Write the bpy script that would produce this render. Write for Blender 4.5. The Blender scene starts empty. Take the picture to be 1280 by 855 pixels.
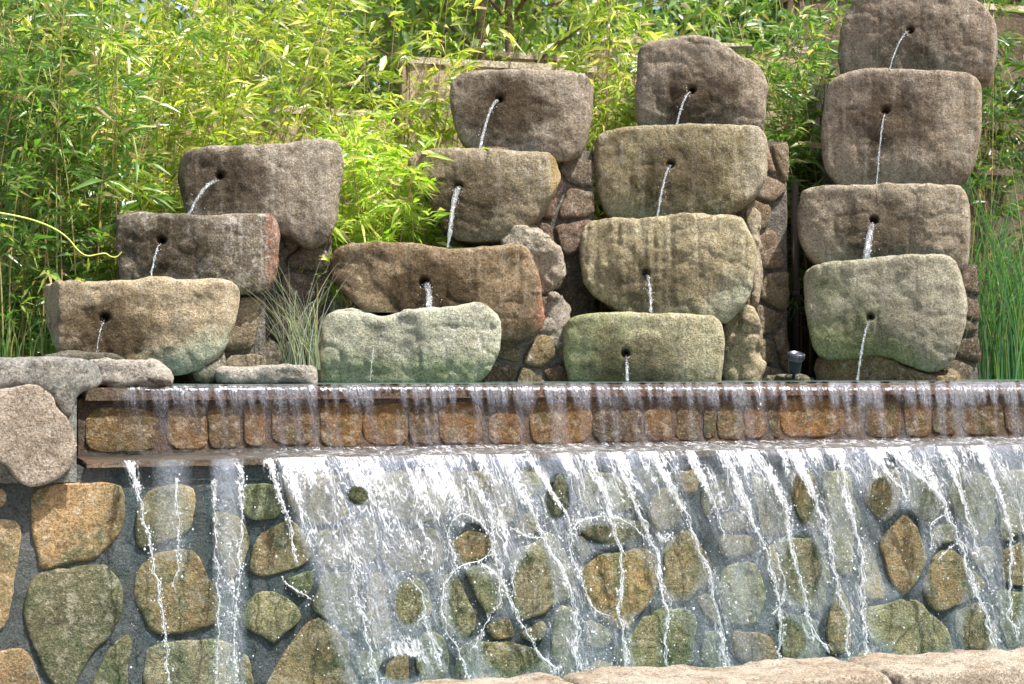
import bpy, math, random
import numpy as np
from mathutils import Vector, Matrix, noise as mnoise
random.seed(7); rng = np.random.default_rng(7)
SC = bpy.context.scene; COL = SC.collection
# ------------------------------------------------------------------ camera, world, sun, exposure
YAW = math.radians(19.0); FPX = 2388.0; DC = 8.1; EYE = 1.6
CAM = np.array([0.0, -DC, EYE]); HOR = 445.0
cam = bpy.data.cameras.new('camera'); camo = bpy.data.objects.new('camera', cam); COL.objects.link(camo)
cam.sensor_width = 36; cam.lens = 36 * FPX / 1280; cam.clip_end = 2000; cam.clip_start = 0.05
PITCH = math.atan((HOR - 427.5) / FPX)
camo.location = CAM; camo.rotation_euler = (math.pi / 2 + PITCH, 0, -YAW)
cam.dof.use_dof = True; cam.dof.focus_distance = 9.0; cam.dof.aperture_fstop = 5.0
SC.camera = camo
SUN = Vector((0.32, -0.31, 0.895)).normalized()
w = bpy.data.worlds.new('World'); SC.world = w; w.use_nodes = True
nt = w.node_tree; sky = nt.nodes.new('ShaderNodeTexSky'); sky.sky_type = 'NISHITA'; sky.sun_disc = False
sky.sun_elevation = math.asin(SUN.z); sky.sun_rotation = math.atan2(SUN.x, SUN.y)
sky.air_density = 1.0; sky.dust_density = 4.0; sky.ozone_density = 0.2
nt.links.new(sky.outputs[0], nt.nodes['Background'].inputs[0]); nt.nodes['Background'].inputs[1].default_value = 0.11
sl = bpy.data.lights.new('sun', 'SUN'); sl.energy = 5.0; sl.angle = math.radians(0.55); sl.color = (1.0, 0.955, 0.88)
slo = bpy.data.objects.new('sun', sl); COL.objects.link(slo); slo.rotation_euler = SUN.to_track_quat('Z', 'Y').to_euler(); slo.location = (2, -3, 8)
SC.view_settings.view_transform = 'Standard'; SC.view_settings.look = 'None'; SC.view_settings.gamma = 1
SC.view_settings.exposure = 1.2
SC.render.engine = 'CYCLES'
SC.cycles.max_bounces = 8; SC.cycles.transparent_max_bounces = 16; SC.cycles.caustics_reflective = False; SC.cycles.caustics_refractive = False
SC.cycles.sample_clamp_indirect = 6; SC.cycles.use_denoising = True

# ------------------------------------------------------------------ projection helpers (camera rays meet real vertical planes)
cy, sy_ = math.cos(YAW), math.sin(YAW); cp, sp = math.cos(PITCH), math.sin(PITCH)
FWD = np.array([sy_ * cp, cy * cp, sp]); RGT = np.array([cy, -sy_, 0.0]); UPV = np.cross(RGT, FWD)
def at(px, py, Y):
    d = FWD + RGT * ((px - 640) / FPX) + UPV * (-(py - 427.5) / FPX)
    t = (Y - CAM[1]) / d[1]
    return CAM + d * t
def atz(px, py, Z):
    d = FWD + RGT * ((px - 640) / FPX) + UPV * (-(py - 427.5) / FPX)
    return CAM + d * ((Z - CAM[2]) / d[2])
def proj(X, Y, Z):
    dx, dy, dz = X - CAM[0], Y - CAM[1], Z - CAM[2]
    f = dx * FWD[0] + dy * FWD[1] + dz * FWD[2]
    return 640 + FPX * (dx * RGT[0] + dy * RGT[1]) / f, 427.5 - FPX * (dx * UPV[0] + dy * UPV[1] + dz * UPV[2]) / f
def Xat(px, Y): return at(px, HOR, Y)[0]
Z_POND = 1.468; Z_LEDGE = 1.16; Y_UP = 0.47

# ------------------------------------------------------------------ object helpers
def link(name, me, mats=None, parent=None, loc=None):
    o = bpy.data.objects.new(name, me); COL.objects.link(o)
    if me is not None and mats:
        for m in (mats if isinstance(mats, (list, tuple)) else [mats]): me.materials.append(m)
    if parent is not None: o.parent = parent
    if loc is not None: o.location = loc
    return o
def tag(o, label=None, cat=None, group=None, kind=None):
    if label: o['label'] = label
    if cat: o['category'] = cat
    if group: o['group'] = group
    if kind: o['kind'] = kind
    return o
def empty(name, loc, label, cat, group=None):
    o = bpy.data.objects.new(name, None); COL.objects.link(o); o.location = loc; o.empty_display_size = 0.1
    return tag(o, label, cat, group)
def mesh(name, V, F, smooth=True):
    me = bpy.data.meshes.new(name)
    V = np.asarray(V, dtype=np.float32).reshape(-1, 3)
    if isinstance(F, np.ndarray):
        n = F.shape[1]; me.vertices.add(len(V)); me.vertices.foreach_set('co', V.ravel())
        me.loops.add(F.size); me.loops.foreach_set('vertex_index', F.astype(np.int32).ravel())
        me.polygons.add(len(F)); me.polygons.foreach_set('loop_start', np.arange(0, F.size, n, dtype=np.int32))
        me.polygons.foreach_set('loop_total', np.full(len(F), n, dtype=np.int32)); me.update(calc_edges=True)
    else:
        me.from_pydata(V.tolist(), [], [list(f) for f in F])
    me.validate()
    if smooth: me.polygons.foreach_set('use_smooth', np.ones(len(me.polygons), dtype=bool))
    me.update(); return me
def set_attr(me, name, arr, typ='FLOAT'):
    a = me.attributes.new(name, typ, 'POINT')
    if typ == 'FLOAT': a.data.foreach_set('value', np.asarray(arr, dtype=np.float32).ravel())
    elif typ == 'FLOAT_VECTOR': a.data.foreach_set('vector', np.asarray(arr, dtype=np.float32).ravel())
    else: a.data.foreach_set('color', np.asarray(arr, dtype=np.float32).ravel())
class MB:
    def __init__(s): s.V = []; s.F = []
    def add(s, V, F):
        b = len(s.V); s.V += [tuple(v) for v in V]; s.F += [[i + b for i in f] for f in F]
    def box(s, x0, x1, y0, y1, z0, z1):
        s.add([(x, y, z) for z in (z0, z1) for y in (y0, y1) for x in (x0, x1)],
              [(0, 2, 3, 1), (4, 5, 7, 6), (0, 1, 5, 4), (2, 6, 7, 3), (0, 4, 6, 2), (1, 3, 7, 5)])
    def tube(s, pts, rad, n=6):
        pts = [Vector(p) for p in pts]; m = len(pts); V = []
        for i, p in enumerate(pts):
            t = (pts[min(i + 1, m - 1)] - pts[max(i - 1, 0)]).normalized()
            a = t.orthogonal().normalized() if i == 0 else (prev - t * prev.dot(t)).normalized()
            prev = a; b = t.cross(a); r = rad[i] if hasattr(rad, '__len__') else rad
            V += [p + (a * math.cos(k * 2 * math.pi / n) + b * math.sin(k * 2 * math.pi / n)) * r for k in range(n)]
        F = [(i * n + k, i * n + (k + 1) % n, (i + 1) * n + (k + 1) % n, (i + 1) * n + k) for i in range(m - 1) for k in range(n)]
        V += [pts[0], pts[-1]]; F += [(m * n, (k + 1) % n, k) for k in range(n)] + [(m * n + 1, (m - 1) * n + k, (m - 1) * n + (k + 1) % n) for k in range(n)]
        s.add(V, F)
    def lathe(s, prof, M=Matrix(), n=20):
        V = []; m = len(prof)
        for r, z in prof: V += [M @ Vector((r * math.cos(k * 2 * math.pi / n), r * math.sin(k * 2 * math.pi / n), z)) for k in range(n)]
        F = [(i * n + k, i * n + (k + 1) % n, (i + 1) * n + (k + 1) % n, (i + 1) * n + k) for i in range(m - 1) for k in range(n)]
        s.add(V, F)
    def build(s, name, mat, parent=None, smooth=True): return link(name, mesh(name, s.V, s.F, smooth), mat, parent)

# ------------------------------------------------------------------ shader helpers
def newmat(name):
    m = bpy.data.materials.new(name); m.use_nodes = True; m.node_tree.nodes.clear(); return m, G(m.node_tree)
class G:
    def __init__(s, t): s.t = t
    def n(s, typ, **kw):
        nd = s.t.nodes.new(typ)
        for k, v in kw.items():
            if k.startswith('i_'):
                key = k[2:]; key = int(key) if key.isdigit() else key.replace('_', ' ')
                s.set(nd.inputs[key], v)
            else: setattr(nd, k, v)
        return nd
    def set(s, inp, v):
        if isinstance(v, bpy.types.NodeSocket): s.t.links.new(v, inp)
        else:
            if isinstance(v, (tuple, list)) and len(v) == 3 and inp.type == 'RGBA': v = (*v, 1)
            inp.default_value = v
    def math(s, op, a, b=0.0, clamp=False):
        nd = s.t.nodes.new('ShaderNodeMath'); nd.operation = op; nd.use_clamp = clamp; s.set(nd.inputs[0], a); s.set(nd.inputs[1], b); return nd.outputs[0]
    def mix(s, f, a, b, mode='MIX'):
        nd = s.t.nodes.new('ShaderNodeMix'); nd.data_type = 'RGBA'; nd.blend_type = mode
        s.set(nd.inputs[0], f); s.set(nd.inputs[6], a); s.set(nd.inputs[7], b); return nd.outputs[2]
    def noise(s, vec, scale, detail=4, rough=0.55, dist=0.0):
        nd = s.n('ShaderNodeTexNoise', i_Scale=scale, i_Detail=detail, i_Roughness=rough, i_Distortion=dist)
        if vec is not None: s.t.links.new(vec, nd.inputs['Vector'])
        return nd.outputs['Fac']
    def ramp(s, f, lo, hi):
        nd = s.t.nodes.new('ShaderNodeMapRange'); nd.interpolation_type = 'SMOOTHSTEP'
        s.set(nd.inputs[0], f); nd.inputs[1].default_value = lo; nd.inputs[2].default_value = hi; return nd.outputs[0]
    def bump(s, h, strength, dist=0.01, normal=None):
        nd = s.n('ShaderNodeBump', i_Strength=strength, i_Distance=dist); s.t.links.new(h, nd.inputs['Height'])
        if normal: s.t.links.new(normal, nd.inputs['Normal'])
        return nd.outputs[0]
    def vscale(s, vec, sc):
        nd = s.t.nodes.new('ShaderNodeMapping'); s.t.links.new(vec, nd.inputs[0]); nd.inputs['Scale'].default_value = sc; return nd.outputs[0]
    def out(s, sh): s.t.links.new(sh, s.n('ShaderNodeOutputMaterial').inputs[0])
    def principled(s, **kw): return s.n('ShaderNodeBsdfPrincipled', **kw)

def rockmat(name, c1, c2, dark=0.55, light=(0.55, 0.52, 0.46), lamt=0.25, algae=None, amt=0.0, azone=None, rough=0.85, objcol=False,
            hole=None, stain=0.75, moss=None, mamt=0.0, bumps=1.0, edge=None):
    m, g = newmat(name); tc = g.n('ShaderNodeTexCoord'); P = tc.outputs['Object']
    if objcol:
        oi = g.n('ShaderNodeObjectInfo'); off = g.n('ShaderNodeVectorMath', operation='ADD'); g.t.links.new(P, off.inputs[0])
        cb = g.n('ShaderNodeCombineXYZ'); r = g.math('MULTIPLY', oi.outputs['Random'], 37.0)
        for i in range(3): g.t.links.new(r, cb.inputs[i])
        g.t.links.new(cb.outputs[0], off.inputs[1]); P = off.outputs[0]
    big = g.ramp(g.noise(P, 3.2, 6, 0.6, 0.4), 0.38, 0.66)
    col = g.mix(big, c1, c2)
    if objcol: col = g.mix(1.0, col, oi.outputs['Color'], 'MULTIPLY')
    med = g.noise(P, 19, 5, 0.65); col = g.mix(g.ramp(med, 0.50, 0.64), col, g.mix(lamt, col, light))if lamt > .4 else g.mix(g.math('MULTIPLY', g.ramp(med, 0.52, 0.74), lamt * 2), col, light)
    dk = g.math('MULTIPLY', g.ramp(g.noise(P, 9, 8, 0.75), 0.46, 0.66), 0.75); col = g.mix(dk, col, g.mix(1.0, col, (dark * .7, dark * .66, dark * .6), 'MULTIPLY'))
    if algae:
        z = g.n('ShaderNodeSeparateXYZ'); g.t.links.new(tc.outputs['Object'], z.inputs[0])
        f = g.noise(P, 6, 5, 0.6)
        if azone:   # (axis, start, end)
            for ax, a, b in azone: f = g.math('ADD', f, g.math('MULTIPLY', g.math('SUBTRACT', g.ramp(z.outputs[ax], a, b), 0.5), 0.8))
        f = g.math('ADD', f, g.math('MULTIPLY', g.math('SUBTRACT', g.noise(P, 30, 6, 0.75), 0.5), 0.5)); col = g.mix(g.math('MULTIPLY', g.ramp(f, 0.32, 0.95), amt), col, algae)
    if moss:
        col = g.mix(g.math('MULTIPLY', g.ramp(g.noise(P, 8, 6, 0.7, 0.5), 0.5, 0.68), mamt), col, moss)
    if edge:    # one side tinted for growth, on C3 for painted sunlight: (axis, start, end, colour)
        z2 = g.n('ShaderNodeSeparateXYZ'); g.t.links.new(tc.outputs['Object'], z2.inputs[0])
        f2 = g.math('ADD', g.ramp(z2.outputs[edge[0]], edge[1], edge[2]), g.math('MULTIPLY', g.math('SUBTRACT', g.noise(P, 22, 7, 0.75), 0.5), 1.6))
        col = g.mix(g.math('MULTIPLY', g.ramp(f2, 0.45, 1.2), 0.75), col, edge[3])
    rg = rough
    if hole:
        stv = g.noise(g.vscale(P, (26, 26, 2.2)), 1.0, 5, 0.6); col = g.mix(g.math('MULTIPLY', g.ramp(stv, 0.48, 0.68), 0.38), col, light)
        sdk = g.noise(g.vscale(P, (19, 19, 1.8)), 1.3, 5, 0.6, .3); col = g.mix(g.math('MULTIPLY', g.ramp(sdk, 0.52, 0.7), 0.5), col, g.mix(1.0, col, (0.45, 0.38, 0.3), 'MULTIPLY'))
        sub = g.n('ShaderNodeVectorMath', operation='SUBTRACT'); g.t.links.new(tc.outputs['Object'], sub.inputs[0]); sub.inputs[1].default_value = (hole[0] + 0.03, hole[1], hole[2] - 0.06)
        sc = g.vscale(sub.outputs[0], (2.9, 0, 4.0)); ln = g.n('ShaderNodeVectorMath', operation='LENGTH'); g.t.links.new(sc, ln.inputs[0])
        f = g.math('ADD', ln.outputs['Value'], g.math('MULTIPLY', g.math('SUBTRACT', g.noise(P, 7, 7, 0.68), 0.5), 1.5))
        wet = g.math('SUBTRACT', 1.0, g.ramp(f, 0.42, 0.98)); wet = g.math('MULTIPLY', wet, stain)
        rg = rough
    fine = g.noise(P, 85, 4, 0.85); sp1 = g.ramp(fine, 0.50, 0.62); sp2 = g.ramp(g.noise(P, 75, 3, 0.7, 0.3), 0.55, 0.7)
    col = g.mix(g.math('MULTIPLY', sp1, 0.6 if hole else 0.7), col, g.mix(1.0, col, (0.24, 0.21, 0.18), 'MULTIPLY'))
    col = g.mix(g.math('MULTIPLY', sp2, 0.6), col, g.mix(0.7, col, light))
    mr = g.n('ShaderNodeMapRange', i_1=0.36, i_2=0.64, i_3=0.66, i_4=1.34); g.t.links.new(g.noise(P, 120, 3, 0.75), mr.inputs[0])
    cbn = g.n('ShaderNodeCombineXYZ'); [g.t.links.new(mr.outputs[0], cbn.inputs[i]) for i in range(3)]
    col = g.mix(1.0, col, cbn.outputs[0], 'MULTIPLY')
    if hole: col = g.mix(wet, col, g.mix(1.0, col, (0.15, 0.115, 0.075), 'MULTIPLY'))
    h = g.math('ADD', g.math('MULTIPLY', g.noise(P, 28, 8, 0.7), 1.0), g.math('MULTIPLY', fine, 0.35))
    b = g.bump(h, 1.0 * bumps, 0.034); b = g.bump(g.noise(P, 150, 4, 0.7), 0.5 * bumps, 0.006, b)
    bs = g.principled(i_Base_Color=col, i_Roughness=rg, i_Normal=b); bs.inputs['Specular IOR Level'].default_value = 0.12 if rough > .6 else 0.28; g.out(bs.outputs[0]); return m

def plain(name, c, rough=0.6, metal=0.0, nscale=20, var=0.3, bump=0.3):
    m, g = newmat(name); P = g.n('ShaderNodeTexCoord').outputs['Object']
    nz = g.noise(P, nscale, 6, 0.65); col = g.mix(g.ramp(nz, 0.35, 0.7), c, tuple(x * (1 - var) for x in c))
    b = g.bump(g.noise(P, nscale * 3, 6, 0.65), bump, 0.01)
    bs = g.principled(i_Base_Color=col, i_Roughness=rough, i_Metallic=metal, i_Normal=b); g.out(bs.outputs[0]); return m

def leafmat(name, tr=0.5, gloss=0.35):
    m, g = newmat(name); a = g.n('ShaderNodeAttribute', attribute_name='tint'); c = a.outputs['Color']
    d = g.principled(i_Base_Color=c, i_Roughness=0.34); d.inputs['Specular IOR Level'].default_value = 0.8
    c2 = g.mix(1.0, c, (1.35, 1.45, 0.6), 'MULTIPLY'); t = g.n('ShaderNodeBsdfTranslucent', i_Color=c2)
    mx = g.n('ShaderNodeMixShader', i_0=tr); g.t.links.new(d.outputs[0], mx.inputs[1]); g.t.links.new(t.outputs[0], mx.inputs[2])
    g.out(mx.outputs[0]); return m
LEAF = leafmat('leaf', 0.45)

def watermat(name, white=0.55, rough=0.12):
    m, g = newmat(name); P = g.n('ShaderNodeTexCoord').outputs['Object']
    n1 = g.noise(g.vscale(P, (1, 1, 0.5)), 90, 4, 0.7); b = g.bump(n1, 1.0, 0.012)
    gl = g.n('ShaderNodeBsdfGlossy', i_Roughness=rough, i_Color=(0.95, 0.97, 1.0), i_Normal=b)
    tr = g.n('ShaderNodeBsdfTransparent', i_Color=(0.93, 0.96, 0.97))
    df = g.n('ShaderNodeBsdfDiffuse', i_Color=(0.88, 0.91, 0.94), i_Normal=b)
    tl = g.n('ShaderNodeBsdfTranslucent', i_Color=(0.9, 0.93, 0.96))
    fo = g.n('ShaderNodeMixShader', i_0=0.4); g.t.links.new(df.outputs[0], fo.inputs[1]); g.t.links.new(tl.outputs[0], fo.inputs[2])
    a = g.n('ShaderNodeMixShader', i_0=0.32); g.t.links.new(tr.outputs[0], a.inputs[1]); g.t.links.new(gl.outputs[0], a.inputs[2])
    f = g.math('MULTIPLY', g.ramp(g.noise(g.vscale(P, (1, 1, 0.55)), 130, 3, 0.7), 0.62 - white * 0.4, 0.72 - white * 0.3), 0.95)
    mx = g.n('ShaderNodeMixShader'); g.t.links.new(f, mx.inputs[0]); g.t.links.new(a.outputs[0], mx.inputs[1]); g.t.links.new(fo.outputs[0], mx.inputs[2])
    g.out(mx.outputs[0]); return m
JET = watermat('jet_water', 0.2, 0.05); STRAND = watermat('strand_water', 0.72, .06); DROP = watermat('drop_water', 0.8)

def sheetmat(name, tint=(0.80, 0.90, 0.93), glossf=0.24, rough=0.16, milk=(0.50, 0.62, 0.64), milkf=0.12, filo=0.18):
    m, g = newmat(name); fl = g.n('ShaderNodeAttribute', attribute_name='flow').outputs['Vector']
    foam_glint = g.n('ShaderNodeAttribute', attribute_name='foam_glint').outputs['Fac']; film = g.n('ShaderNodeAttribute', attribute_name='film').outputs['Fac']
    st = g.noise(g.vscale(fl, (1, 0.16, 1)), 42, 5, 0.65); fine = g.noise(g.vscale(fl, (1, 0.5, 1)), 100, 4, 0.7, 0.6)
    mid = g.noise(g.vscale(fl, (1, 0.45, 1)), 46, 3, 0.6, 0.8); fk = g.math('ADD', g.math('ADD', g.math('MULTIPLY', st, 0.2), g.math('MULTIPLY', fine, 0.42)), g.math('MULTIPLY', mid, 0.38))
    thr = g.math('SUBTRACT', 0.68, g.math('MULTIPLY', foam_glint, 0.27))
    fm = g.math('MULTIPLY', g.math('SUBTRACT', fk, thr), 24.0, clamp=True); fm = g.math('MULTIPLY', fm, g.ramp(foam_glint, 0.02, 0.12))  # white flecks: aerated water plus sun glints painted as diffuse white
    fil = None
    for sc_, w_, sx_ in ((1.0, .016, .26), (2.1, .020, .20)):
        nn_ = g.noise(g.vscale(fl, (sc_, sx_ * sc_, 1)), 11, 2.5, 0.55, 0.9); e_ = g.math('ABSOLUTE', g.math('SUBTRACT', nn_, 0.5))
        q_ = g.math('SUBTRACT', 1.0, g.math('DIVIDE', e_, g.math('MULTIPLY', g.math('ADD', g.math('MULTIPLY', fine, 1.6), -.25), w_ * 1.5)), clamp=True)
        fil = q_ if fil is None else g.math('MAXIMUM', fil, q_)
    fil = g.math('MULTIPLY', g.math('MULTIPLY', fil, 2.2, clamp=True), g.ramp(g.math('ADD', g.math('MULTIPLY', film, .62), g.math('MULTIPLY', foam_glint, .8)), filo, filo + .55)); fm = g.math('MAXIMUM', fm, fil)
    h = g.math('ADD', g.math('ADD', g.math('MULTIPLY', st, 1.2), g.math('MULTIPLY', fine, 0.5)), g.math('MULTIPLY', fil, .5)); b = g.bump(h, 1.0, 0.02)
    gl = g.n('ShaderNodeBsdfGlossy', i_Roughness=rough, i_Color=(0.9, 0.93, 1.0), i_Normal=b)
    tr = g.n('ShaderNodeBsdfTransparent', i_Color=tint)
    fr = g.n('ShaderNodeFresnel', i_IOR=1.33, i_Normal=b)
    fac = g.math('ADD', g.math('MULTIPLY', g.math('MULTIPLY', fr.outputs[0], 0.8), g.ramp(film, 0.02, 0.5)), g.math('MULTIPLY', film, glossf), clamp=True)
    a = g.n('ShaderNodeMixShader', i_0=fac); g.t.links.new(tr.outputs[0], a.inputs[1]); g.t.links.new(gl.outputs[0], a.inputs[2])
    df = g.n('ShaderNodeBsdfDiffuse', i_Color=milk, i_Normal=b)
    mk = g.math('MULTIPLY', film, g.math('ADD', milkf * .25, g.math('MULTIPLY', g.ramp(st, 0.44, 0.70), milkf * 1.4)))
    a2 = g.n('ShaderNodeMixShader', i_0=mk); g.t.links.new(a.outputs[0], a2.inputs[1]); g.t.links.new(df.outputs[0], a2.inputs[2])
    wh = g.n('ShaderNodeBsdfDiffuse', i_Color=(0.9, 0.92, 0.94), i_Normal=b); wt = g.n('ShaderNodeBsdfTranslucent', i_Color=(0.9, 0.92, 0.94))
    ww = g.n('ShaderNodeMixShader', i_0=0.35); g.t.links.new(wh.outputs[0], ww.inputs[1]); g.t.links.new(wt.outputs[0], ww.inputs[2])
    wg = g.n('ShaderNodeMixShader', i_0=0.25); g.t.links.new(ww.outputs[0], wg.inputs[1]); g.t.links.new(gl.outputs[0], wg.inputs[2])
    mx = g.n('ShaderNodeMixShader'); g.t.links.new(fm, mx.inputs[0]); g.t.links.new(a2.outputs[0], mx.inputs[1]); g.t.links.new(wg.outputs[0], mx.inputs[2])
    g.out(mx.outputs[0]); return m
SHEET = sheetmat('falling_water'); SHEET2 = sheetmat('film_water', (0.95, 0.93, 0.92), 0.05, 0.2, (0.4, 0.36, 0.42), 0.10, .42)  # lilac diffuse tint of film_water paints the sky reflected below the lip
def poolmat():
    m, g = newmat('pool_water'); P = g.n('ShaderNodeTexCoord').outputs['Object']
    b = g.bump(g.noise(P, 14, 5, 0.6), 0.6, 0.02)
    bs = g.principled(i_Base_Color=(0.10, 0.16, 0.14), i_Roughness=0.06, i_IOR=1.33, i_Normal=b); g.out(bs.outputs[0]); return m
POOL = poolmat()

# ------------------------------------------------------------------ signed distance rocks
def sstep(t): return t * t * (3 - 2 * t)
def gnoise(shape, ext, freq, r):
    """smooth random lattice sampled on a regular grid (separable)"""
    Ws = []; dims = []
    for n, e in zip(shape, ext):
        u = np.linspace(0, e * freq, n); i = np.floor(u).astype(int); f = sstep(u - i); k = i.max() + 2
        W = np.zeros((n, k), dtype=np.float32); W[np.arange(n), i] += 1 - f; W[np.arange(n), i + 1] += f; Ws.append(W); dims.append(k)
    L = r.uniform(-1, 1, dims).astype(np.float32)
    a = np.tensordot(Ws[0], L, (1, 0)); a = np.tensordot(a, Ws[1], (1, 1)).transpose(0, 2, 1); return np.tensordot(a, Ws[2], (2, 1))
def chaikin(P, n=2):
    P = np.asarray(P, dtype=float)
    for _ in range(n):
        Q = np.roll(P, -1, 0); P = np.stack([P * .75 + Q * .25, P * .25 + Q * .75], 1).reshape(-1, 2)
    return P
def polysdf(P, X, Z):
    d = np.full(X.shape, 1e9); s = np.ones(X.shape, dtype=bool)
    n = len(P); inside = np.zeros(X.shape, dtype=bool)
    for i in range(n):
        a, b = P[i], P[(i + 1) % n]; e = b - a; wx, wz = X - a[0], Z - a[1]
        t = np.clip((wx * e[0] + wz * e[1]) / max(e @ e, 1e-12), 0, 1)
        d = np.minimum(d, (wx - e[0] * t) ** 2 + (wz - e[1] * t) ** 2)
        c = (a[1] > Z) != (b[1] > Z)
        xi = a[0] + (Z - a[1]) / (b[1] - a[1] if abs(b[1] - a[1]) > 1e-12 else 1e-12) * e[0]
        inside ^= c & (X < xi)
    d = np.sqrt(d); return np.where(inside, -d, d)
def smax(a, b, k):
    h = np.clip(k - np.abs(a - b), 0, None) / k; return np.maximum(a, b) + h * h * k * 0.25
def surfnet(F, org, h):
    F = F.astype(np.float32); F[0] = F[-1] = 1; F[:, 0] = F[:, -1] = 1; F[:, :, 0] = F[:, :, -1] = 1
    nx, ny, nz = F.shape; cs = {}
    for k in range(8):
        i, j, l = k & 1, (k >> 1) & 1, k >> 2; cs[(i, j, l)] = F[i:nx - 1 + i, j:ny - 1 + j, l:nz - 1 + l]
    neg = sum((c < 0).astype(np.int8) for c in cs.values()); act = (neg > 0) & (neg < 8); idx = np.argwhere(act)
    ids = np.full(act.shape, -1, dtype=np.int64); ids[act] = np.arange(len(idx)); acc = np.zeros((len(idx), 3)); cnt = np.zeros(len(idx))
    val = {k: c[act] for k, c in cs.items()}
    for a in val:
        for ax in range(3):
            if a[ax] == 0:
                b = list(a); b[ax] = 1; va, vb = val[a], val[tuple(b)]; cr = (va < 0) != (vb < 0)
                t = np.where(cr, va / np.where(cr, va - vb, 1), 0); p = np.array(a, dtype=float)[None, :].repeat(len(t), 0); p[:, ax] = t
                acc += p * cr[:, None]; cnt += cr
    V = (idx + acc / cnt[:, None]) * h + np.array(org)
    Q = []
    for ax in range(3):
        sl0 = [slice(None)] * 3; sl1 = [slice(None)] * 3; sl0[ax] = slice(0, -1); sl1[ax] = slice(1, None)
        A, B = F[tuple(sl0)], F[tuple(sl1)]; cr = (A < 0) != (B < 0); e = np.argwhere(cr); fl = (A < 0)[cr]
        u, v = [(1, 2), (2, 0), (0, 1)][ax]; c = []
        for du, dv in ((-1, -1), (0, -1), (0, 0), (-1, 0)):
            q = e.copy(); q[:, u] += du; q[:, v] += dv; c.append(ids[q[:, 0], q[:, 1], q[:, 2]])
        q = np.stack(c, 1); q[~fl] = q[~fl][:, ::-1]; Q.append(q)
    Q = np.concatenate(Q); Q = Q[(Q >= 0).all(1)]; return V, Q
def ray_angle(px): return YAW + math.atan((px - 640) / FPX)
def plane_pt(px, py, A0, phi):
    d = FWD + RGT * ((px - 640) / FPX) + UPV * (-(py - 427.5) / FPX); n = np.array([math.sin(phi), math.cos(phi), 0.0])
    return CAM + d * (((A0 - CAM) @ n) / (d @ n))
def loc2(p, A0, phi): v = p - A0; return np.array([v[0] * math.cos(phi) - v[1] * math.sin(phi), p[2]])
def anchor(poly, Y):
    cx = (min(p[0] for p in poly) + max(p[0] for p in poly)) / 2; return at(cx, HOR, Y), cx
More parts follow.
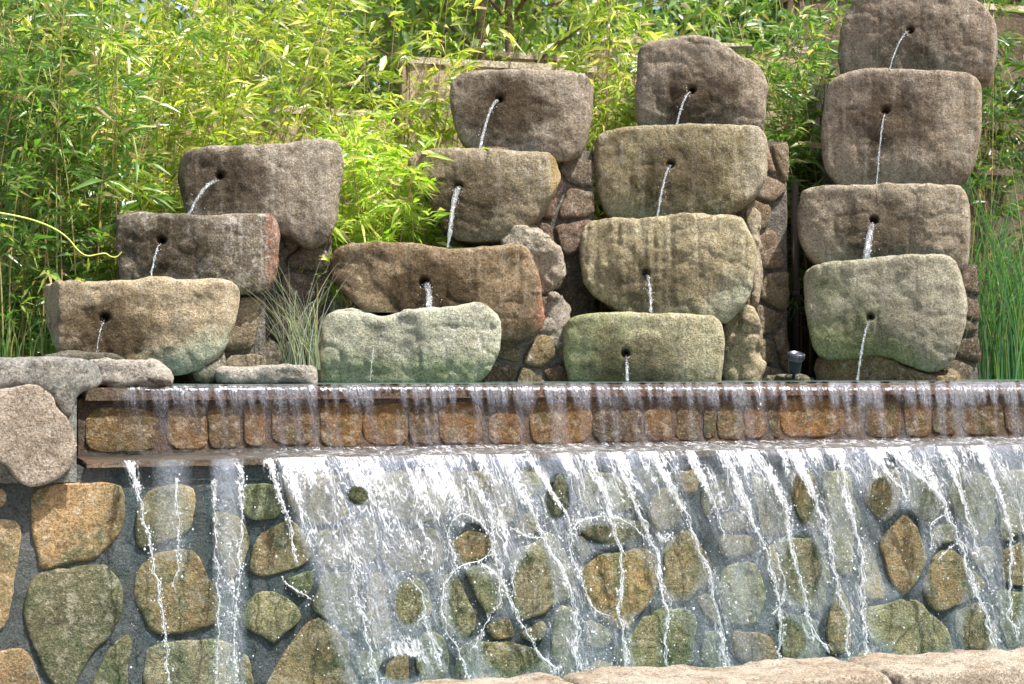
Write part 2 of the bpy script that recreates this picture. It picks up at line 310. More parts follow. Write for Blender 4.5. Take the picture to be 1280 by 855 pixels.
def rock(name, poly, Y, depth, mat, parent=None, h=0.010, rr=0.06, bulge=0.06, namp=1.0, cavity=False, hole=None, seed=1, chips=1.0, keep_world=False, facets=5, px=True, turn=None, flute=0.0):
    """block cut to an outline that stands in the plane Y; returns the object whose origin is at its base"""
    r = np.random.default_rng(seed)
    phi = 0.0; A0 = np.array([0.0, Y, 0.0])
    if px and turn is not None:
        A0, cx = anchor(poly, Y); phi = ray_angle(cx) + math.radians(turn); P = np.array([loc2(plane_pt(a, b, A0, phi), A0, phi) for a, b in poly])
    elif px: P = np.array([at(a, b, Y)[[0, 2]] for a, b in poly])
    else: P = np.array(poly, dtype=float)
    Y = 0.0
    P = chaikin(P, 1)
    x0, z0 = P.min(0); x1, z1 = P.max(0); pad = 0.05; org = np.array([(x0 + x1) / 2, Y + depth / 2, z0])
    nx, ny, nz = int((x1 - x0 + 2 * pad) / h) + 2, int((depth + 2 * pad) / h) + 2, int((z1 - z0 + 2 * pad) / h) + 2
    gx = x0 - pad + np.arange(nx) * h; gy = Y - pad + np.arange(ny) * h; gz = z0 - pad + np.arange(nz) * h
    X2, Z2 = np.meshgrid(gx, gz, indexing='ij'); d2 = polysdf(P, X2, Z2)
    xn = np.abs((X2 - (x0 + x1) / 2) / ((x1 - x0) / 2)); zs = (Z2 - (z0 + z1) / 2) / ((z1 - z0) / 2); zn = np.where(zs > 0, zs * .35, -zs)
    bf = bulge * (np.clip(xn, 0, 1.2) ** 3 + 0.7 * np.clip(zn, 0, 1.2) ** 3)
    yy = gy[None, :, None] - Y
    dy = bf[:, None, :] - yy; D = smax(d2[:, None, :] - (0.011 if cavity else 0.0) + 0 * yy, dy, rr); D = smax(D, yy - depth, 0.03)
    ext = (nx * h, ny * h, nz * h); sh = (nx, ny, nz)
    n1 = gnoise(sh, ext, 5, r); n2 = gnoise(sh, ext, 13, r); n3 = gnoise(sh, ext, 31, r); n4 = gnoise(sh, ext, 60, r)
    D = D + namp * (0.014 * n1 + 0.0065 * n2 + 0.0035 * n3 + 0.002 * n4) + chips * 0.018 * np.clip(gnoise(sh, ext, 8, r) - 0.35, 0, 1)
    for q in range(facets):
        a = r.uniform(0, 6.283); bb = r.uniform(.35, 1.1); nv = np.array([math.cos(a) * math.cos(bb), -math.sin(bb), math.sin(a) * math.cos(bb) * (.5 if math.sin(a) > 0 else 1)]); nv /= np.linalg.norm(nv)
        cxn, czn = (x1 - x0) / 2 * .9, (z1 - z0) / 2 * .9; off = abs(nv[0]) * cxn + abs(nv[2]) * czn - r.uniform(.0, .045)
        pl = nv[0] * (gx[:, None, None] - (x0 + x1) / 2) + nv[1] * yy + nv[2] * (gz[None, None, :] - (z0 + z1) / 2) - off; D = smax(D, pl + .008 * n2, .012)
    if flute:
        fl_ = gnoise((nx, ny, 2), (ext[0], ext[1], .1), 42, r)[:, :, :1]; D = D + flute * fl_ * np.clip(.6 + gnoise(sh, ext, 4, r), 0, 1)
    rid = gnoise(sh, ext, 10, r); D = D + namp * .007 * (1 - np.abs(rid)) ** 6
    if cavity:
        cx = np.abs(gx - (x0 + x1) / 2) - ((x1 - x0) / 2 - 0.085); cyv = np.maximum(0.085 - (gy - Y), (gy - Y) - (depth - 0.05)); cz = (z1 - 0.10) - gz
        cav = smax(smax(cx[:, None, None] + 0 * D, cyv[None, :, None] + 0 * D, 0.04), cz[None, None, :] + 0 * D, 0.04); D = smax(D, -cav, 0.015)
    if hole and hole[2] > 0:
        hp = loc2(plane_pt(hole[0], hole[1], A0, phi), A0, phi); hp = (hp[0], 0, hp[1]); rad = hole[2] * .72
        rr_ = np.sqrt((gx[:, None, None] - hp[0]) ** 2 + (gz[None, None, :] - hp[2]) ** 2); yl = gy[None, :, None] - Y
        flare = rad + 0.012 * np.clip(1 - (yl - 0.02) / 0.05, 0, 1) ** 2
        D = np.maximum(D, -np.maximum(rr_ - flare, yl - 0.11))
    V, Q = surfnet(D, (gx[0], gy[0], gz[0]), h)
    V = V - org; o = link(name, mesh(name, V, Q), mat, parent)
    c_, s_ = math.cos(phi), math.sin(phi)
    o.location = (A0[0] + org[0] * c_ + org[1] * s_, A0[1] - org[0] * s_ + org[1] * c_, org[2]); o.rotation_euler = (0, 0, -phi)
    return o, (x0 - org[0], x1 - org[0], z0 - org[2], z1 - org[2], depth)

# ------------------------------------------------------------------ laid stones: outline -> pillow with rough face
def pnoise(v, s): return mnoise.noise(Vector(v) * s)
def stone_piece(poly, Y, proud, mat, parent, color=None, px=True, name='stone', nseg=30, seed=0, back=0.03, grow=1.13, soft=True):
    P = np.array([at(a, b, Y)[[0, 2]] for a, b in poly]) if px else np.array(poly, dtype=float)
    if len(P) > 9 and False: pass
    cc = P.mean(0); P = cc + (P - cc) * grow
    if not px: P = np.stack([P, (P + np.roll(P, -1, 0)) / 2], 1).reshape(-1, 2)
    P = chaikin(P, 1); seg = np.linalg.norm(np.roll(P, -1, 0) - P, axis=1); cum = np.r_[0, np.cumsum(seg)]; T = np.linspace(0, cum[-1], nseg, endpoint=False)
    Pc = np.vstack([P, P[:1]]); P = np.stack([np.interp(T, cum, Pc[:, 0]), np.interp(T, cum, Pc[:, 1])], 1); c = P.mean(0)
    V = []; F = []; rings = [(1.03, -back), (1.015, proud * 0.2), (0.985, proud * 0.8), (0.93, proud), (0.62, proud * 1.04), (0.3, proud * 1.08)]
    for k, (s, p) in enumerate(rings):
        for q in P:
            v = c + (q - c) * s; n = 0.5 * pnoise((v[0] * 1.0 + seed, v[1], k * 0.02), 22)
            e = 0.012 * n + 0.01 * pnoise((v[0] + seed, v[1], 0), 12)
            d = (q - c) / max(np.linalg.norm(q - c), 1e-6)
            v = v + d * e; dep = p + (proud * 0.45 * pnoise((v[0], v[1], seed), 9) + 0.006 * pnoise((v[0], v[1], seed), 30) if k > 1 else 0)
            V.append((v[0], Y - dep, v[1]))
    V.append((c[0], Y - proud * 1.15, c[1])); n = nseg
    area = 0.5 * sum(P[i][0] * P[(i + 1) % n][1] - P[(i + 1) % n][0] * P[i][1] for i in range(n))
    for k in range(len(rings) - 1):
        for i in range(n):
            f = (k * n + i, k * n + (i + 1) % n, (k + 1) * n + (i + 1) % n, (k + 1) * n + i); F.append(f if area > 0 else f[::-1])
    b = (len(rings) - 1) * n
    for i in range(n):
        f = (b + i, b + (i + 1) % n, len(V) - 1); F.append(f if area > 0 else f[::-1])
    o = link(name, mesh(name, V, F), mat, parent)
    if color: o.color = (*color, 1)
    return o
def voronoi_cells(x0, x1, z0, z1, cell, seed, jitter=0.42, gap=0.012, inside=None, row=True):
    r = random.Random(seed); S = []; nzr = max(1, round((z1 - z0) / cell)); nxr = max(1, round((x1 - x0) / (cell * 1.2)))
    dx, dz = (x1 - x0) / nxr, (z1 - z0) / nzr
    for j in range(-1, nzr + 1):
        for i in range(-1, nxr + 1): S.append((x0 + (i + 0.5 + (0.5 if j % 2 else 0) + r.uniform(-jitter, jitter)) * dx, z0 + (j + 0.5 + r.uniform(-jitter, jitter) * .8) * dz))
    out = []
    for a in S:
        if not (x0 < a[0] < x1 and z0 < a[1] < z1): continue
        P = [(x0, z0), (x1, z0), (x1, z1), (x0, z1)]
        for b in S:
            if b is a: continue
            mx, mz = (a[0] + b[0]) / 2, (a[1] + b[1]) / 2; nx, nz = b[0] - a[0], b[1] - a[1]; L = math.hypot(nx, nz); nx /= L; nz /= L
            Q = []
            for k in range(len(P)):
                p, q = P[k], P[(k + 1) % len(P)]; dp = (p[0] - mx) * nx + (p[1] - mz) * nz + gap; dq = (q[0] - mx) * nx + (q[1] - mz) * nz + gap
                if dp <= 0: Q.append(p)
                if (dp < 0) != (dq < 0) and dp != dq: t = dp / (dp - dq); Q.append((p[0] + (q[0] - p[0]) * t, p[1] + (q[1] - p[1]) * t))
            P = Q
            if len(P) < 3: break
        if len(P) >= 3 and max(p[0] for p in P) - min(p[0] for p in P) > .03: out.append(P)
    return out
def rough_panel(name, x0, x1, z0, z1, Y, mat, parent, step=0.03, amp=0.01, back=0.3, seed=0):
    nx, nz = max(2, int((x1 - x0) / step)), max(2, int((z1 - z0) / step)); V = []; F = []
    for j in range(nz + 1):
        for i in range(nx + 1):
            x = x0 + (x1 - x0) * i / nx; z = z0 + (z1 - z0) * j / nz
            V.append((x, Y + amp * (pnoise((x, z, seed), 6) + 0.5 * pnoise((x, z, seed), 21)), z))
    for j in range(nz):
        for i in range(nx): a = j * (nx + 1) + i; F.append((a, a + 1, a + nx + 2, a + nx + 1))
    m = MB(); m.add(V, F); m.box(x0, x1, Y + amp * 2.2, Y + back, z0, z1); return m.build(name, mat, parent)

# ================================================================== SETTING
def rock_ground(name, x0, x1, y0, y1, z, mat, n=2):
    V = []; F = []
    for j in range(n + 1):
        for i in range(n + 1): V.append((x0 + (x1 - x0) * i / n, y0 + (y1 - y0) * j / n, z))
    for j in range(n):
        for i in range(n): a = j * (n + 1) + i; F.append((a, a + 1, a + n + 2, a + n + 1))
    return tag(link(name, mesh(name, V, F), mat), kind='structure')
XL, XR = Xat(-260, 0), Xat(1640, 0)
SOIL = plain('soil', (0.10, 0.075, 0.05), 0.95, 0, 9, 0.4, 0.8)
PAVE = plain('paving', (0.30, 0.26, 0.21), 0.9, 0, 5, 0.25, 0.5)
rock_ground('ground', -400, 400, -400, 600, 0.0, PAVE, 4)
rock_ground('terrace_ground', -300, 300, 2.0, 500, 1.47, SOIL, 4)
pond = rock_ground('pond_water', XL, XR, 0.60, 2.05, Z_POND, POOL, 2)
rock_ground('basin_water', XL, XR, -0.80, 0.03, 0.16, POOL, 2)
PF = MB(); PF.box(XL, XR, 0.60, 2.02, 1.0, 1.30); tag(PF.build('pond_floor', SOIL, None, False), kind='structure')

# ------------------------------------------------------------------ lower wall
MORTAR = rockmat('wet_mortar', (0.115, 0.128, 0.135), (0.17, 0.178, 0.175), light=(0.2, 0.21, 0.2), lamt=0.1, rough=0.5, bumps=1.3, moss=(0.055, 0.085, 0.045), mamt=0.6)
WSTONE = rockmat('wall_stone', (0.42, 0.31, 0.19), (0.30, 0.24, 0.15), light=(0.6, 0.54, 0.42), lamt=0.42, rough=0.55, objcol=True, moss=(0.07, 0.10, 0.035), mamt=0.8, bumps=0.9)
DRYST = rockmat('dry_stone', (0.29, 0.25, 0.205), (0.21, 0.18, 0.145), light=(0.6, 0.56, 0.5), lamt=0.3, rough=0.9, objcol=True, moss=(0.14, 0.12, 0.08), mamt=0.3)
DRYMOR = rockmat('dry_mortar', (0.19, 0.172, 0.152), (0.13, 0.118, 0.105), light=(0.36, 0.34, 0.31), lamt=0.25, rough=0.92, bumps=0.8)
lw = empty('fountain_wall', ((XL + XR) / 2, 0, 0), 'tall wall of rounded tan stones in dark wet mortar behind the falling water', 'wall')
def W(o, root):   # keep world placement of a mesh written in world coordinates
    o.parent = root; o.matrix_parent_inverse = Matrix.Translation(root.location).inverted(); return o
W(rough_panel('mortar', XL, XR, -0.02, Z_LEDGE - 0.024, 0.0, MORTAR, None, 0.028, 0.004, 0.42, 1), lw)
O, Gn, P_, D_, R_ = (1.02, 0.84, 0.62), (0.58, 0.70, 0.52), (0.95, 0.98, 0.92), (0.30, 0.40, 0.32), (0.85, 0.68, 0.55)
T_ = (0.95, 0.86, 0.68); OC = (1.45, 1.12, 0.72); PG = (0.95, 1.05, 0.85)
LWS = [
 ([(-14,612),(4,611),(9,621),(2,634),(-16,636)],T_), ([(-24,655),(18,652),(25,664),(22,702),(14,745),(7,784),(-22,790)],T_),
 ([(41,626),(56,611),(92,607),(129,604),(151,613),(154,640),(146,664),(127,690),(94,700),(53,710),(46,683)],O),
 ([(40,727),(59,717),(98,713),(131,708),(141,722),(151,740),(146,778),(122,806),(104,827),(90,862),(72,862),(40,800),(34,762)],D_),
 ([(165,793),(159,840),(156,866),(112,866),(122,838),(146,800)],Gn), ([(-30,818),(10,813),(32,812),(44,834),(52,868),(-30,868)],R_),
 ([(187,610),(241,606),(243,638),(236,662),(210,673),(180,685),(171,676),(174,640)],T_),
 ([(174,712),(195,693),(226,688),(247,693),(256,725),(276,757),(270,780),(237,785),(196,792),(180,768),(171,744)],O),
 ([(263,646),(281,640),(303,652),(311,676),(303,701),(288,728),(275,696)],T_), ([(184,815),(200,806),(284,798),(296,826),(294,866),(182,866)],P_),
 ([(302,815),(313,825),(318,866),(299,866)],T_), ([(303,606),(336,602),(351,617),(352,646),(328,652),(304,646)],Gn),
 ([(319,692),(347,656),(372,666),(378,692),(366,709),(324,707)],T_), ([(300,772),(317,740),(349,737),(378,764),(374,777),(350,795),(342,806),(306,785)],PG),
 ([(349,852),(378,806),(401,783),(419,802),(431,828),(430,866),(350,866)],T_), ([(397,741),(425,716),(443,725),(448,770),(433,789),(404,760)],P_),
 ([(438,617),(448,608),(462,618),(460,627),(449,631)],Gn), ([(496,741),(512,725),(527,740),(531,762),(512,779),(494,765)],PG),
 ([(570,682),(589,670),(616,680),(602,701),(571,702)],O), ([(554,722),(571,720),(590,772),(572,791),(556,773)],PG),
 ([(579,713),(600,705),(619,719),(626,738),(616,765),(600,757)],PG), ([(607,781),(631,773),(636,791),(620,796)],O),
 ([(577,808),(605,809),(667,809),(669,848),(580,850)],Gn), ([(483,832),(504,826),(506,858),(483,860)],T_),
 ([(640,717),(657,684),(681,683),(700,715),(701,741),(681,767),(653,776),(643,746)],P_), ([(652,797),(660,783),(676,776),(677,791),(668,802)],T_),
 ([(693,812),(700,752),(713,770),(717,790),(714,833),(695,833)],Gn), ([(720,657),(733,648),(790,656),(794,664),(769,675),(734,670)],P_),
 ([(719,676),(727,671),(738,690),(727,697)],T_), ([(734,707),(747,694),(779,691),(803,706),(810,730),(791,765),(778,775),(750,763),(740,724)],OC),
 ([(831,694),(858,678),(877,704),(880,725),(859,742),(832,745)],T_), ([(782,810),(801,775),(825,761),(855,760),(868,790),(864,830),(787,840)],Gn),
 ([(872,746),(886,741),(896,778),(878,764)],T_), ([(879,791),(899,790),(903,828),(874,828)],Gn),
 ([(903,720),(938,714),(948,746),(935,770),(909,774)],PG), ([(917,789),(958,798),(961,824),(917,822)],R_), ([(901,667),(938,669),(937,693),(912,694)],T_),
 ([(681,619),(697,603),(706,619),(701,643),(684,644)],D_), ([(817,619),(848,617),(849,656),(817,662)],T_), ([(883,609),(909,605),(913,632),(885,638)],PG),
 ([(901,642),(933,634),(941,662),(907,666)],T_), ([(993,598),(1004,590),(1020,609),(1027,651),(1012,650),(993,631)],T_),
 ([(1086,617),(1105,590),(1118,595),(1122,619),(1105,647)],T_), ([(1130,596),(1150,590),(1167,613),(1167,641),(1152,647),(1137,624)],Gn),
 ([(1106,701),(1110,662),(1131,644),(1146,660),(1156,698),(1147,713),(1121,733)],O), ([(1159,677),(1174,656),(1190,661),(1187,674)],T_),
 ([(1158,752),(1160,712),(1192,686),(1217,730),(1206,741),(1180,753)],O), ([(1098,768),(1126,749),(1146,753),(1175,784),(1184,812),(1128,816),(1099,808)],PG),
 ([(1194,790),(1206,757),(1222,754),(1236,791),(1235,806),(1200,811)],T_), ([(1078,693),(1094,696),(1108,746),(1081,751)],T_),
 ([(1038,765),(1046,745),(1058,767),(1058,816),(1037,815)],T_), ([(997,682),(1025,670),(1033,720),(1031,754),(1014,758),(985,744),(972,697)],P_),
 ([(969,762),(1006,772),(1021,799),(1017,815),(980,824)],Gn), ([(1262,695),(1300,680),(1310,735),(1264,722)],O), ([(1030,601),(1060,595),(1069,650),(1060,700),(1035,695)],PG),
 ([(1200,590),(1238,598),(1244,650),(1216,660),(1196,630)],Gn), ([(1247,592),(1300,585),(1300,650),(1255,664)],P_), ([(945,610),(979,618),(985,668),(952,665)],P_),
 ([(368,600),(420,592),(429,640),(382,655)],T_), ([(475,602),(530,594),(546,640),(490,652)],P_), ([(563,600),(608,598),(648,640),(612,660),(570,645)],T_),
 ([(400,668),(455,650),(473,690),(431,708),(398,700)],P_), ([(482,666),(543,658),(556,700),(512,716),(474,698)],T_), ([(720,598),(780,597),(790,633),(731,640)],PG),
 ([(456,735),(482,722),(485,788),(462,792)],O), ([(526,792),(558,800),(560,845),(520,842)],Gn), ([(1250,745),(1300,740),(1300,800),(1256,806)],Gn), ([(938,840),(1010,838),(1000,880),(930,880)],T_)]
def pdist(q, poly):
    return min(seg_d(q, poly[i], poly[(i + 1) % len(poly)]) for i in range(len(poly)))
def seg_d(q, a, b):
    ex, ey = b[0] - a[0], b[1] - a[1]; t = max(0, min(1, ((q[0] - a[0]) * ex + (q[1] - a[1]) * ey) / max(ex * ex + ey * ey, 1e-9))); return math.hypot(q[0] - a[0] - ex * t, q[1] - a[1] - ey * t)
def inpoly(q, P):
    c = False
    for i in range(len(P)):
        a, b = P[i], P[(i + 1) % len(P)]
        if (a[1] > q[1]) != (b[1] > q[1]) and q[0] < a[0] + (q[1] - a[1]) / (b[1] - a[1]) * (b[0] - a[0]): c = not c
    return c
rr2 = random.Random(3)
for _ in range(5000):   # stones under the thick water that the photograph hides
    q = (rr2.uniform(345, 1300), rr2.uniform(592, 850)); R = rr2.uniform(13, 24)
    if any(inpoly(q, P) or pdist(q, P) < R + 7 for P, c in LWS if abs(P[0][0] - q[0]) < 160): continue
    LWS.append(([(q[0] + R * rr2.uniform(.8, 1.05) * math.cos(a * math.pi / 4 + .2), q[1] + R * rr2.uniform(.8, 1.1) * math.sin(a * math.pi / 4 + .2)) for a in range(8)], rr2.choice([T_, P_, PG, O, Gn])))
PK = []
for k, (P, c) in enumerate(LWS):
    cx = sum(p[0] for p in P) / len(P); cyy = sum(p[1] for p in P) / len(P); P = [tuple(p) for p in P]
    if cx > 345:
        P = [v for i in range(len(P)) for v in (P[i], ((P[i][0] + P[(i + 1) % len(P)][0]) / 2, (P[i][1] + P[(i + 1) % len(P)][1]) / 2))]
    near = [Q for j, (Q, _) in enumerate(LWS) if j != k and abs(sum(q[0] for q in Q) / len(Q) - cx) < 170]; out = []
    near = [(PK[j] if j < len(PK) else LWS[j][0]) for j in range(len(LWS)) if j != k and abs(LWS[j][0][0][0] - cx) < 170]
    for p in P:
        f = 1.0
        while cx > 345 and f < 1.5:
            q = (cx + (p[0] - cx) * (f + .04), cyy + (p[1] - cyy) * (f + .04))
            if q[1] < 588 or min(pdist(q, Q) for Q in near) < 9: break
            f += .04
        out.append((cx + (p[0] - cx) * f, cyy + (p[1] - cyy) * f))
    PK.append(out)
LWS = [(PK[k], LWS[k][1]) for k in range(len(LWS))]
for k, (p, c) in enumerate(LWS):
    v = random.uniform(0.9, 1.1); W(stone_piece(p, 0.0, random.uniform(0.009, 0.015), WSTONE, None, tuple((x * .9 + .14) * v * q_ for x, q_ in zip(c, (1.02, 1.05, 1.02))), seed=k * 3.1, grow=1.06 if max(q[0] for q in p) < 345 else 1.0), lw)
for k, P in enumerate(voronoi_cells(Xat(1312, 0), XR, 0.05, 1.1, 0.26, 5, gap=0.03)): W(stone_piece(P, 0.0, 0.028, WSTONE, None, random.choice([O, Gn, P_, T_]), px=False, seed=k + 50), lw)
for k, P in enumerate(voronoi_cells(XL, Xat(-34, 0), 0.05, 1.1, 0.26, 6, gap=0.03)): W(stone_piece(P, 0.0, 0.028, WSTONE, None, random.choice([O, Gn, P_, T_]), px=False, seed=k + 90), lw)
# rust coloured ledge under the upper wall
LEDGE = rockmat('ledge_stone', (0.30, 0.18, 0.12), (0.20, 0.12, 0.08), light=(0.5, 0.38, 0.3), lamt=0.3, rough=0.35)
XE = Xat(108, 0)
led = rough_panel('spill_ledge', XE, XR, Z_LEDGE - 0.024, Z_LEDGE, -0.03, LEDGE, None, 0.03, 0.004, 0.52, 3); W(led, lw)

# ------------------------------------------------------------------ upper spill wall
UM = rockmat('upper_mortar', (0.15, 0.10, 0.066), (0.08, 0.056, 0.04), light=(0.2, 0.15, 0.12), lamt=0.2, rough=0.4, bumps=0.8)
XE2 = Xat(98, Y_UP)
uw = empty('spill_wall', ((XE2 + XR) / 2, Y_UP, Z_LEDGE), 'low wall of rust brown squared stones between the pond lip and the ledge', 'wall')
W(rough_panel('mortar', XE2, XR, Z_LEDGE - 0.02, Z_POND - 0.06, Y_UP, UM, None, 0.03, 0.004, 0.14, 4), uw)
for k, (a, b, t, u, c) in enumerate([(112,193,514,562,(1.2,.85,.5)),(213,256,510,560,(1.25,.8,.5)),(262,299,512,558,(.8,.6,.4)),(306,331,508,556,(1.3,.75,.42)),(343,389,510,555,(.85,.55,.35)),(403,449,507,556,(1.35,.8,.42)),
     (458,506,508,554,(1.45,.85,.45)),(514,546,511,553,(.75,.55,.4)),(550,600,507,553,(1.1,.65,.4)),(612,650,519,554,(1.3,.75,.42)),(666,736,505,552,(1.6,.88,.42)),(744,800,511,551,(.5,.42,.36)),
     (806,838,512,550,(1.0,.65,.42)),(846,872,512,548,(.95,.7,.5)),(880,894,514,546,(.6,.5,.4)),(899,926,510,547,(1.05,.8,.6)),(931,955,508,546,(1.35,.7,.35)),(962,974,512,546,(.6,.5,.4)),(979,1048,500,544,(1.6,.85,.36)),(1056,1076,507,543,(.7,.55,.4)),
     (1083,1124,505,544,(.75,.52,.36)),(1132,1162,504,543,(1.1,.66,.36)),(1166,1196,506,542,(.7,.5,.36)),(1204,1250,505,542,(.8,.6,.42)),(1258,1320,505,541,(.6,.48,.4))]):
    j = lambda s=3: random.uniform(-s, s); m = (a + b) / 2; q = (b - a) * 0.04
    P = [(a + j(2), (t + u) / 2 + j()), (a + q + j(2), t + abs(j())), (m, t - 1 + j(1)), (b - q, t + abs(j(1.5))), (b + j(2), (t + u) / 2 + j()), (b - q + j(2), u - 1 - abs(j(2))), (m, u + j(1)), (a + q, u - 1 - abs(j(2)))]
    W(stone_piece(P, Y_UP, 0.005, WSTONE, None, (c[0] * .36 + .12, c[1] * .52 + .02, c[2] * .52), seed=k * 1.7 + 7, nseg=26, grow=1.14), uw)
LIP = rockmat('lip_stone', (0.20, 0.12, 0.08), (0.12, 0.085, 0.06), light=(0.45, 0.3, 0.22), lamt=0.3, rough=0.35, moss=(0.09, 0.09, 0.03), mamt=0.6)
W(rough_panel('lip_slab', Xat(106, Y_UP), XR, Z_POND - 0.064, Z_POND - 0.008, Y_UP - 0.03, LIP, None, 0.03, 0.004, 0.2, 5), uw)

# ------------------------------------------------------------------ left wall block with coping
lb = empty('corner_wall', (Xat(30, -.06), -0.06, 0), 'grey mortared corner wall with one big pale stone at the left edge', 'wall')
GM = rockmat('grey_mortar', (0.26, 0.27, 0.25), (0.20, 0.21, 0.19), light=(0.5, 0.48, 0.42), lamt=0.4, rough=0.85)
lx0 = XL; lx1 = Xat(96, -.05)
W(rough_panel('mortar', lx0, lx1, Z_LEDGE - 0.08, 1.53, -0.05, GM, None, 0.025, 0.02, 0.6, 8), lb)
W(stone_piece([(-45,505),(-20,492),(8,487),(38,480),(57,487),(68,500),(68,512),(90,530),(95,563),(85,590),(46,610),(22,601),(2,574),(-45,560)], -0.068, 0.008, DRYST, None, (1.75, 1.7, 1.68), seed=4, nseg=44, grow=1.0), lb)
for k, P in enumerate(voronoi_cells(lx0, Xat(-60, 0), 1.12, 1.5, 0.2, 12, gap=.02)): W(stone_piece(P, -0.055, 0.035, DRYST, None, (1.1, 1.05, 1.0), px=False, seed=k), lb)
PALE = rockmat('pale_rough_stone', (0.50, 0.46, 0.40), (0.40, 0.37, 0.33), light=(0.75, 0.70, 0.62), lamt=0.45, rough=0.9, bumps=1.4)
o, _ = rock('capstone', [(-240,446),(0,447),(60,447),(118,449),(131,458),(136,478),(128,487),(100,492),(94,515),(84,527),(70,505),(58,490),(40,482),(-30,492),(-240,500)], -0.075, 0.55, rockmat('cap_stone', (0.40, 0.385, 0.35), (0.30, 0.30, 0.275), light=(0.72, 0.66, 0.57), lamt=0.45, rough=0.9, bumps=1.5), None, 0.012, 0.03, 0.0, 0.9, seed=31, chips=1.2); W(o, lb); o.location = o.location
tag(rock('flat_rock', [(100,449),(140,447),(185,449),(197,458),(210,464),(213,478),(205,486),(100,486)], 0.42, 0.3, PALE, None, 0.009, 0.04, 0.02, 1.6, seed=33, chips=2, turn=4)[0], 'rough whitish stone block lying at the left end of the pond lip', 'rock')
tag(rock('mossy_rock', [(48,450),(60,441),(95,438),(140,441),(160,450),(160,462),(48,462)], 0.8, 0.25, rockmat('dark_rock', (0.13, 0.12, 0.085), (0.09, 0.085, 0.06)), None, 0.012, 0.03, 0.0, 1.2, seed=34, turn=2)[0], 'low dark mossy rock behind the corner wall under the lowest left trough', 'rock')
tag(rock('kerb_rock', [(268,478),(268,462),(282,458),(330,459),(372,457),(394,459),(396,478),(396,484),(268,484)], 0.8, 0.2, PALE, None, 0.009, 0.03, 0.0, 1.3, seed=35, chips=2, turn=0)[0], 'long low pale kerb stone at the waterline below the grey grass tuft', 'rock')

# ------------------------------------------------------------------ front coping
cw = empty('coping_wall', ((XL + XR) / 2, -1.0, 0), 'low wall with rough sandy pink coping stones along the front of the basin', 'wall')
COPE = rockmat('coping_stone', (0.56, 0.49, 0.40), (0.46, 0.38, 0.29), light=(0.74, 0.68, 0.60), lamt=0.4, rough=0.9, bumps=1.3, moss=(0.32, 0.21, 0.10), mamt=0.35)
xs = [XL - .5, Xat(120, -1.2), Xat(420, -1.2), Xat(745, -1.2), Xat(1118, -1.2), Xat(1420, -1.2), XR]
for k in range(len(xs) - 1):
    a, b = xs[k] + 0.006, xs[k + 1] - 0.006
    zt = 0.306; P = [(a, zt - .11), (a + .01, zt - .02)] + [(a + (b - a) * t, zt + random.uniform(-.012, .012)) for t in (0.05, 0.2, 0.35, 0.5, .65, .8, 0.95)] + [(b - .01, zt - .02), (b, zt - .11)]
    o, _ = rock('coping', P, -1.24, 0.5, COPE, None, 0.014 if k in (0, 5) else 0.010, 0.025, 0.0, 0.8, seed=60 + k, chips=1.2, facets=0, px=False); W(o, cw)
W(rough_panel('base', XL - .5, XR, 0.0, 0.205, -1.17, UM, None, 0.04, 0.02, 0.36, 9), cw)

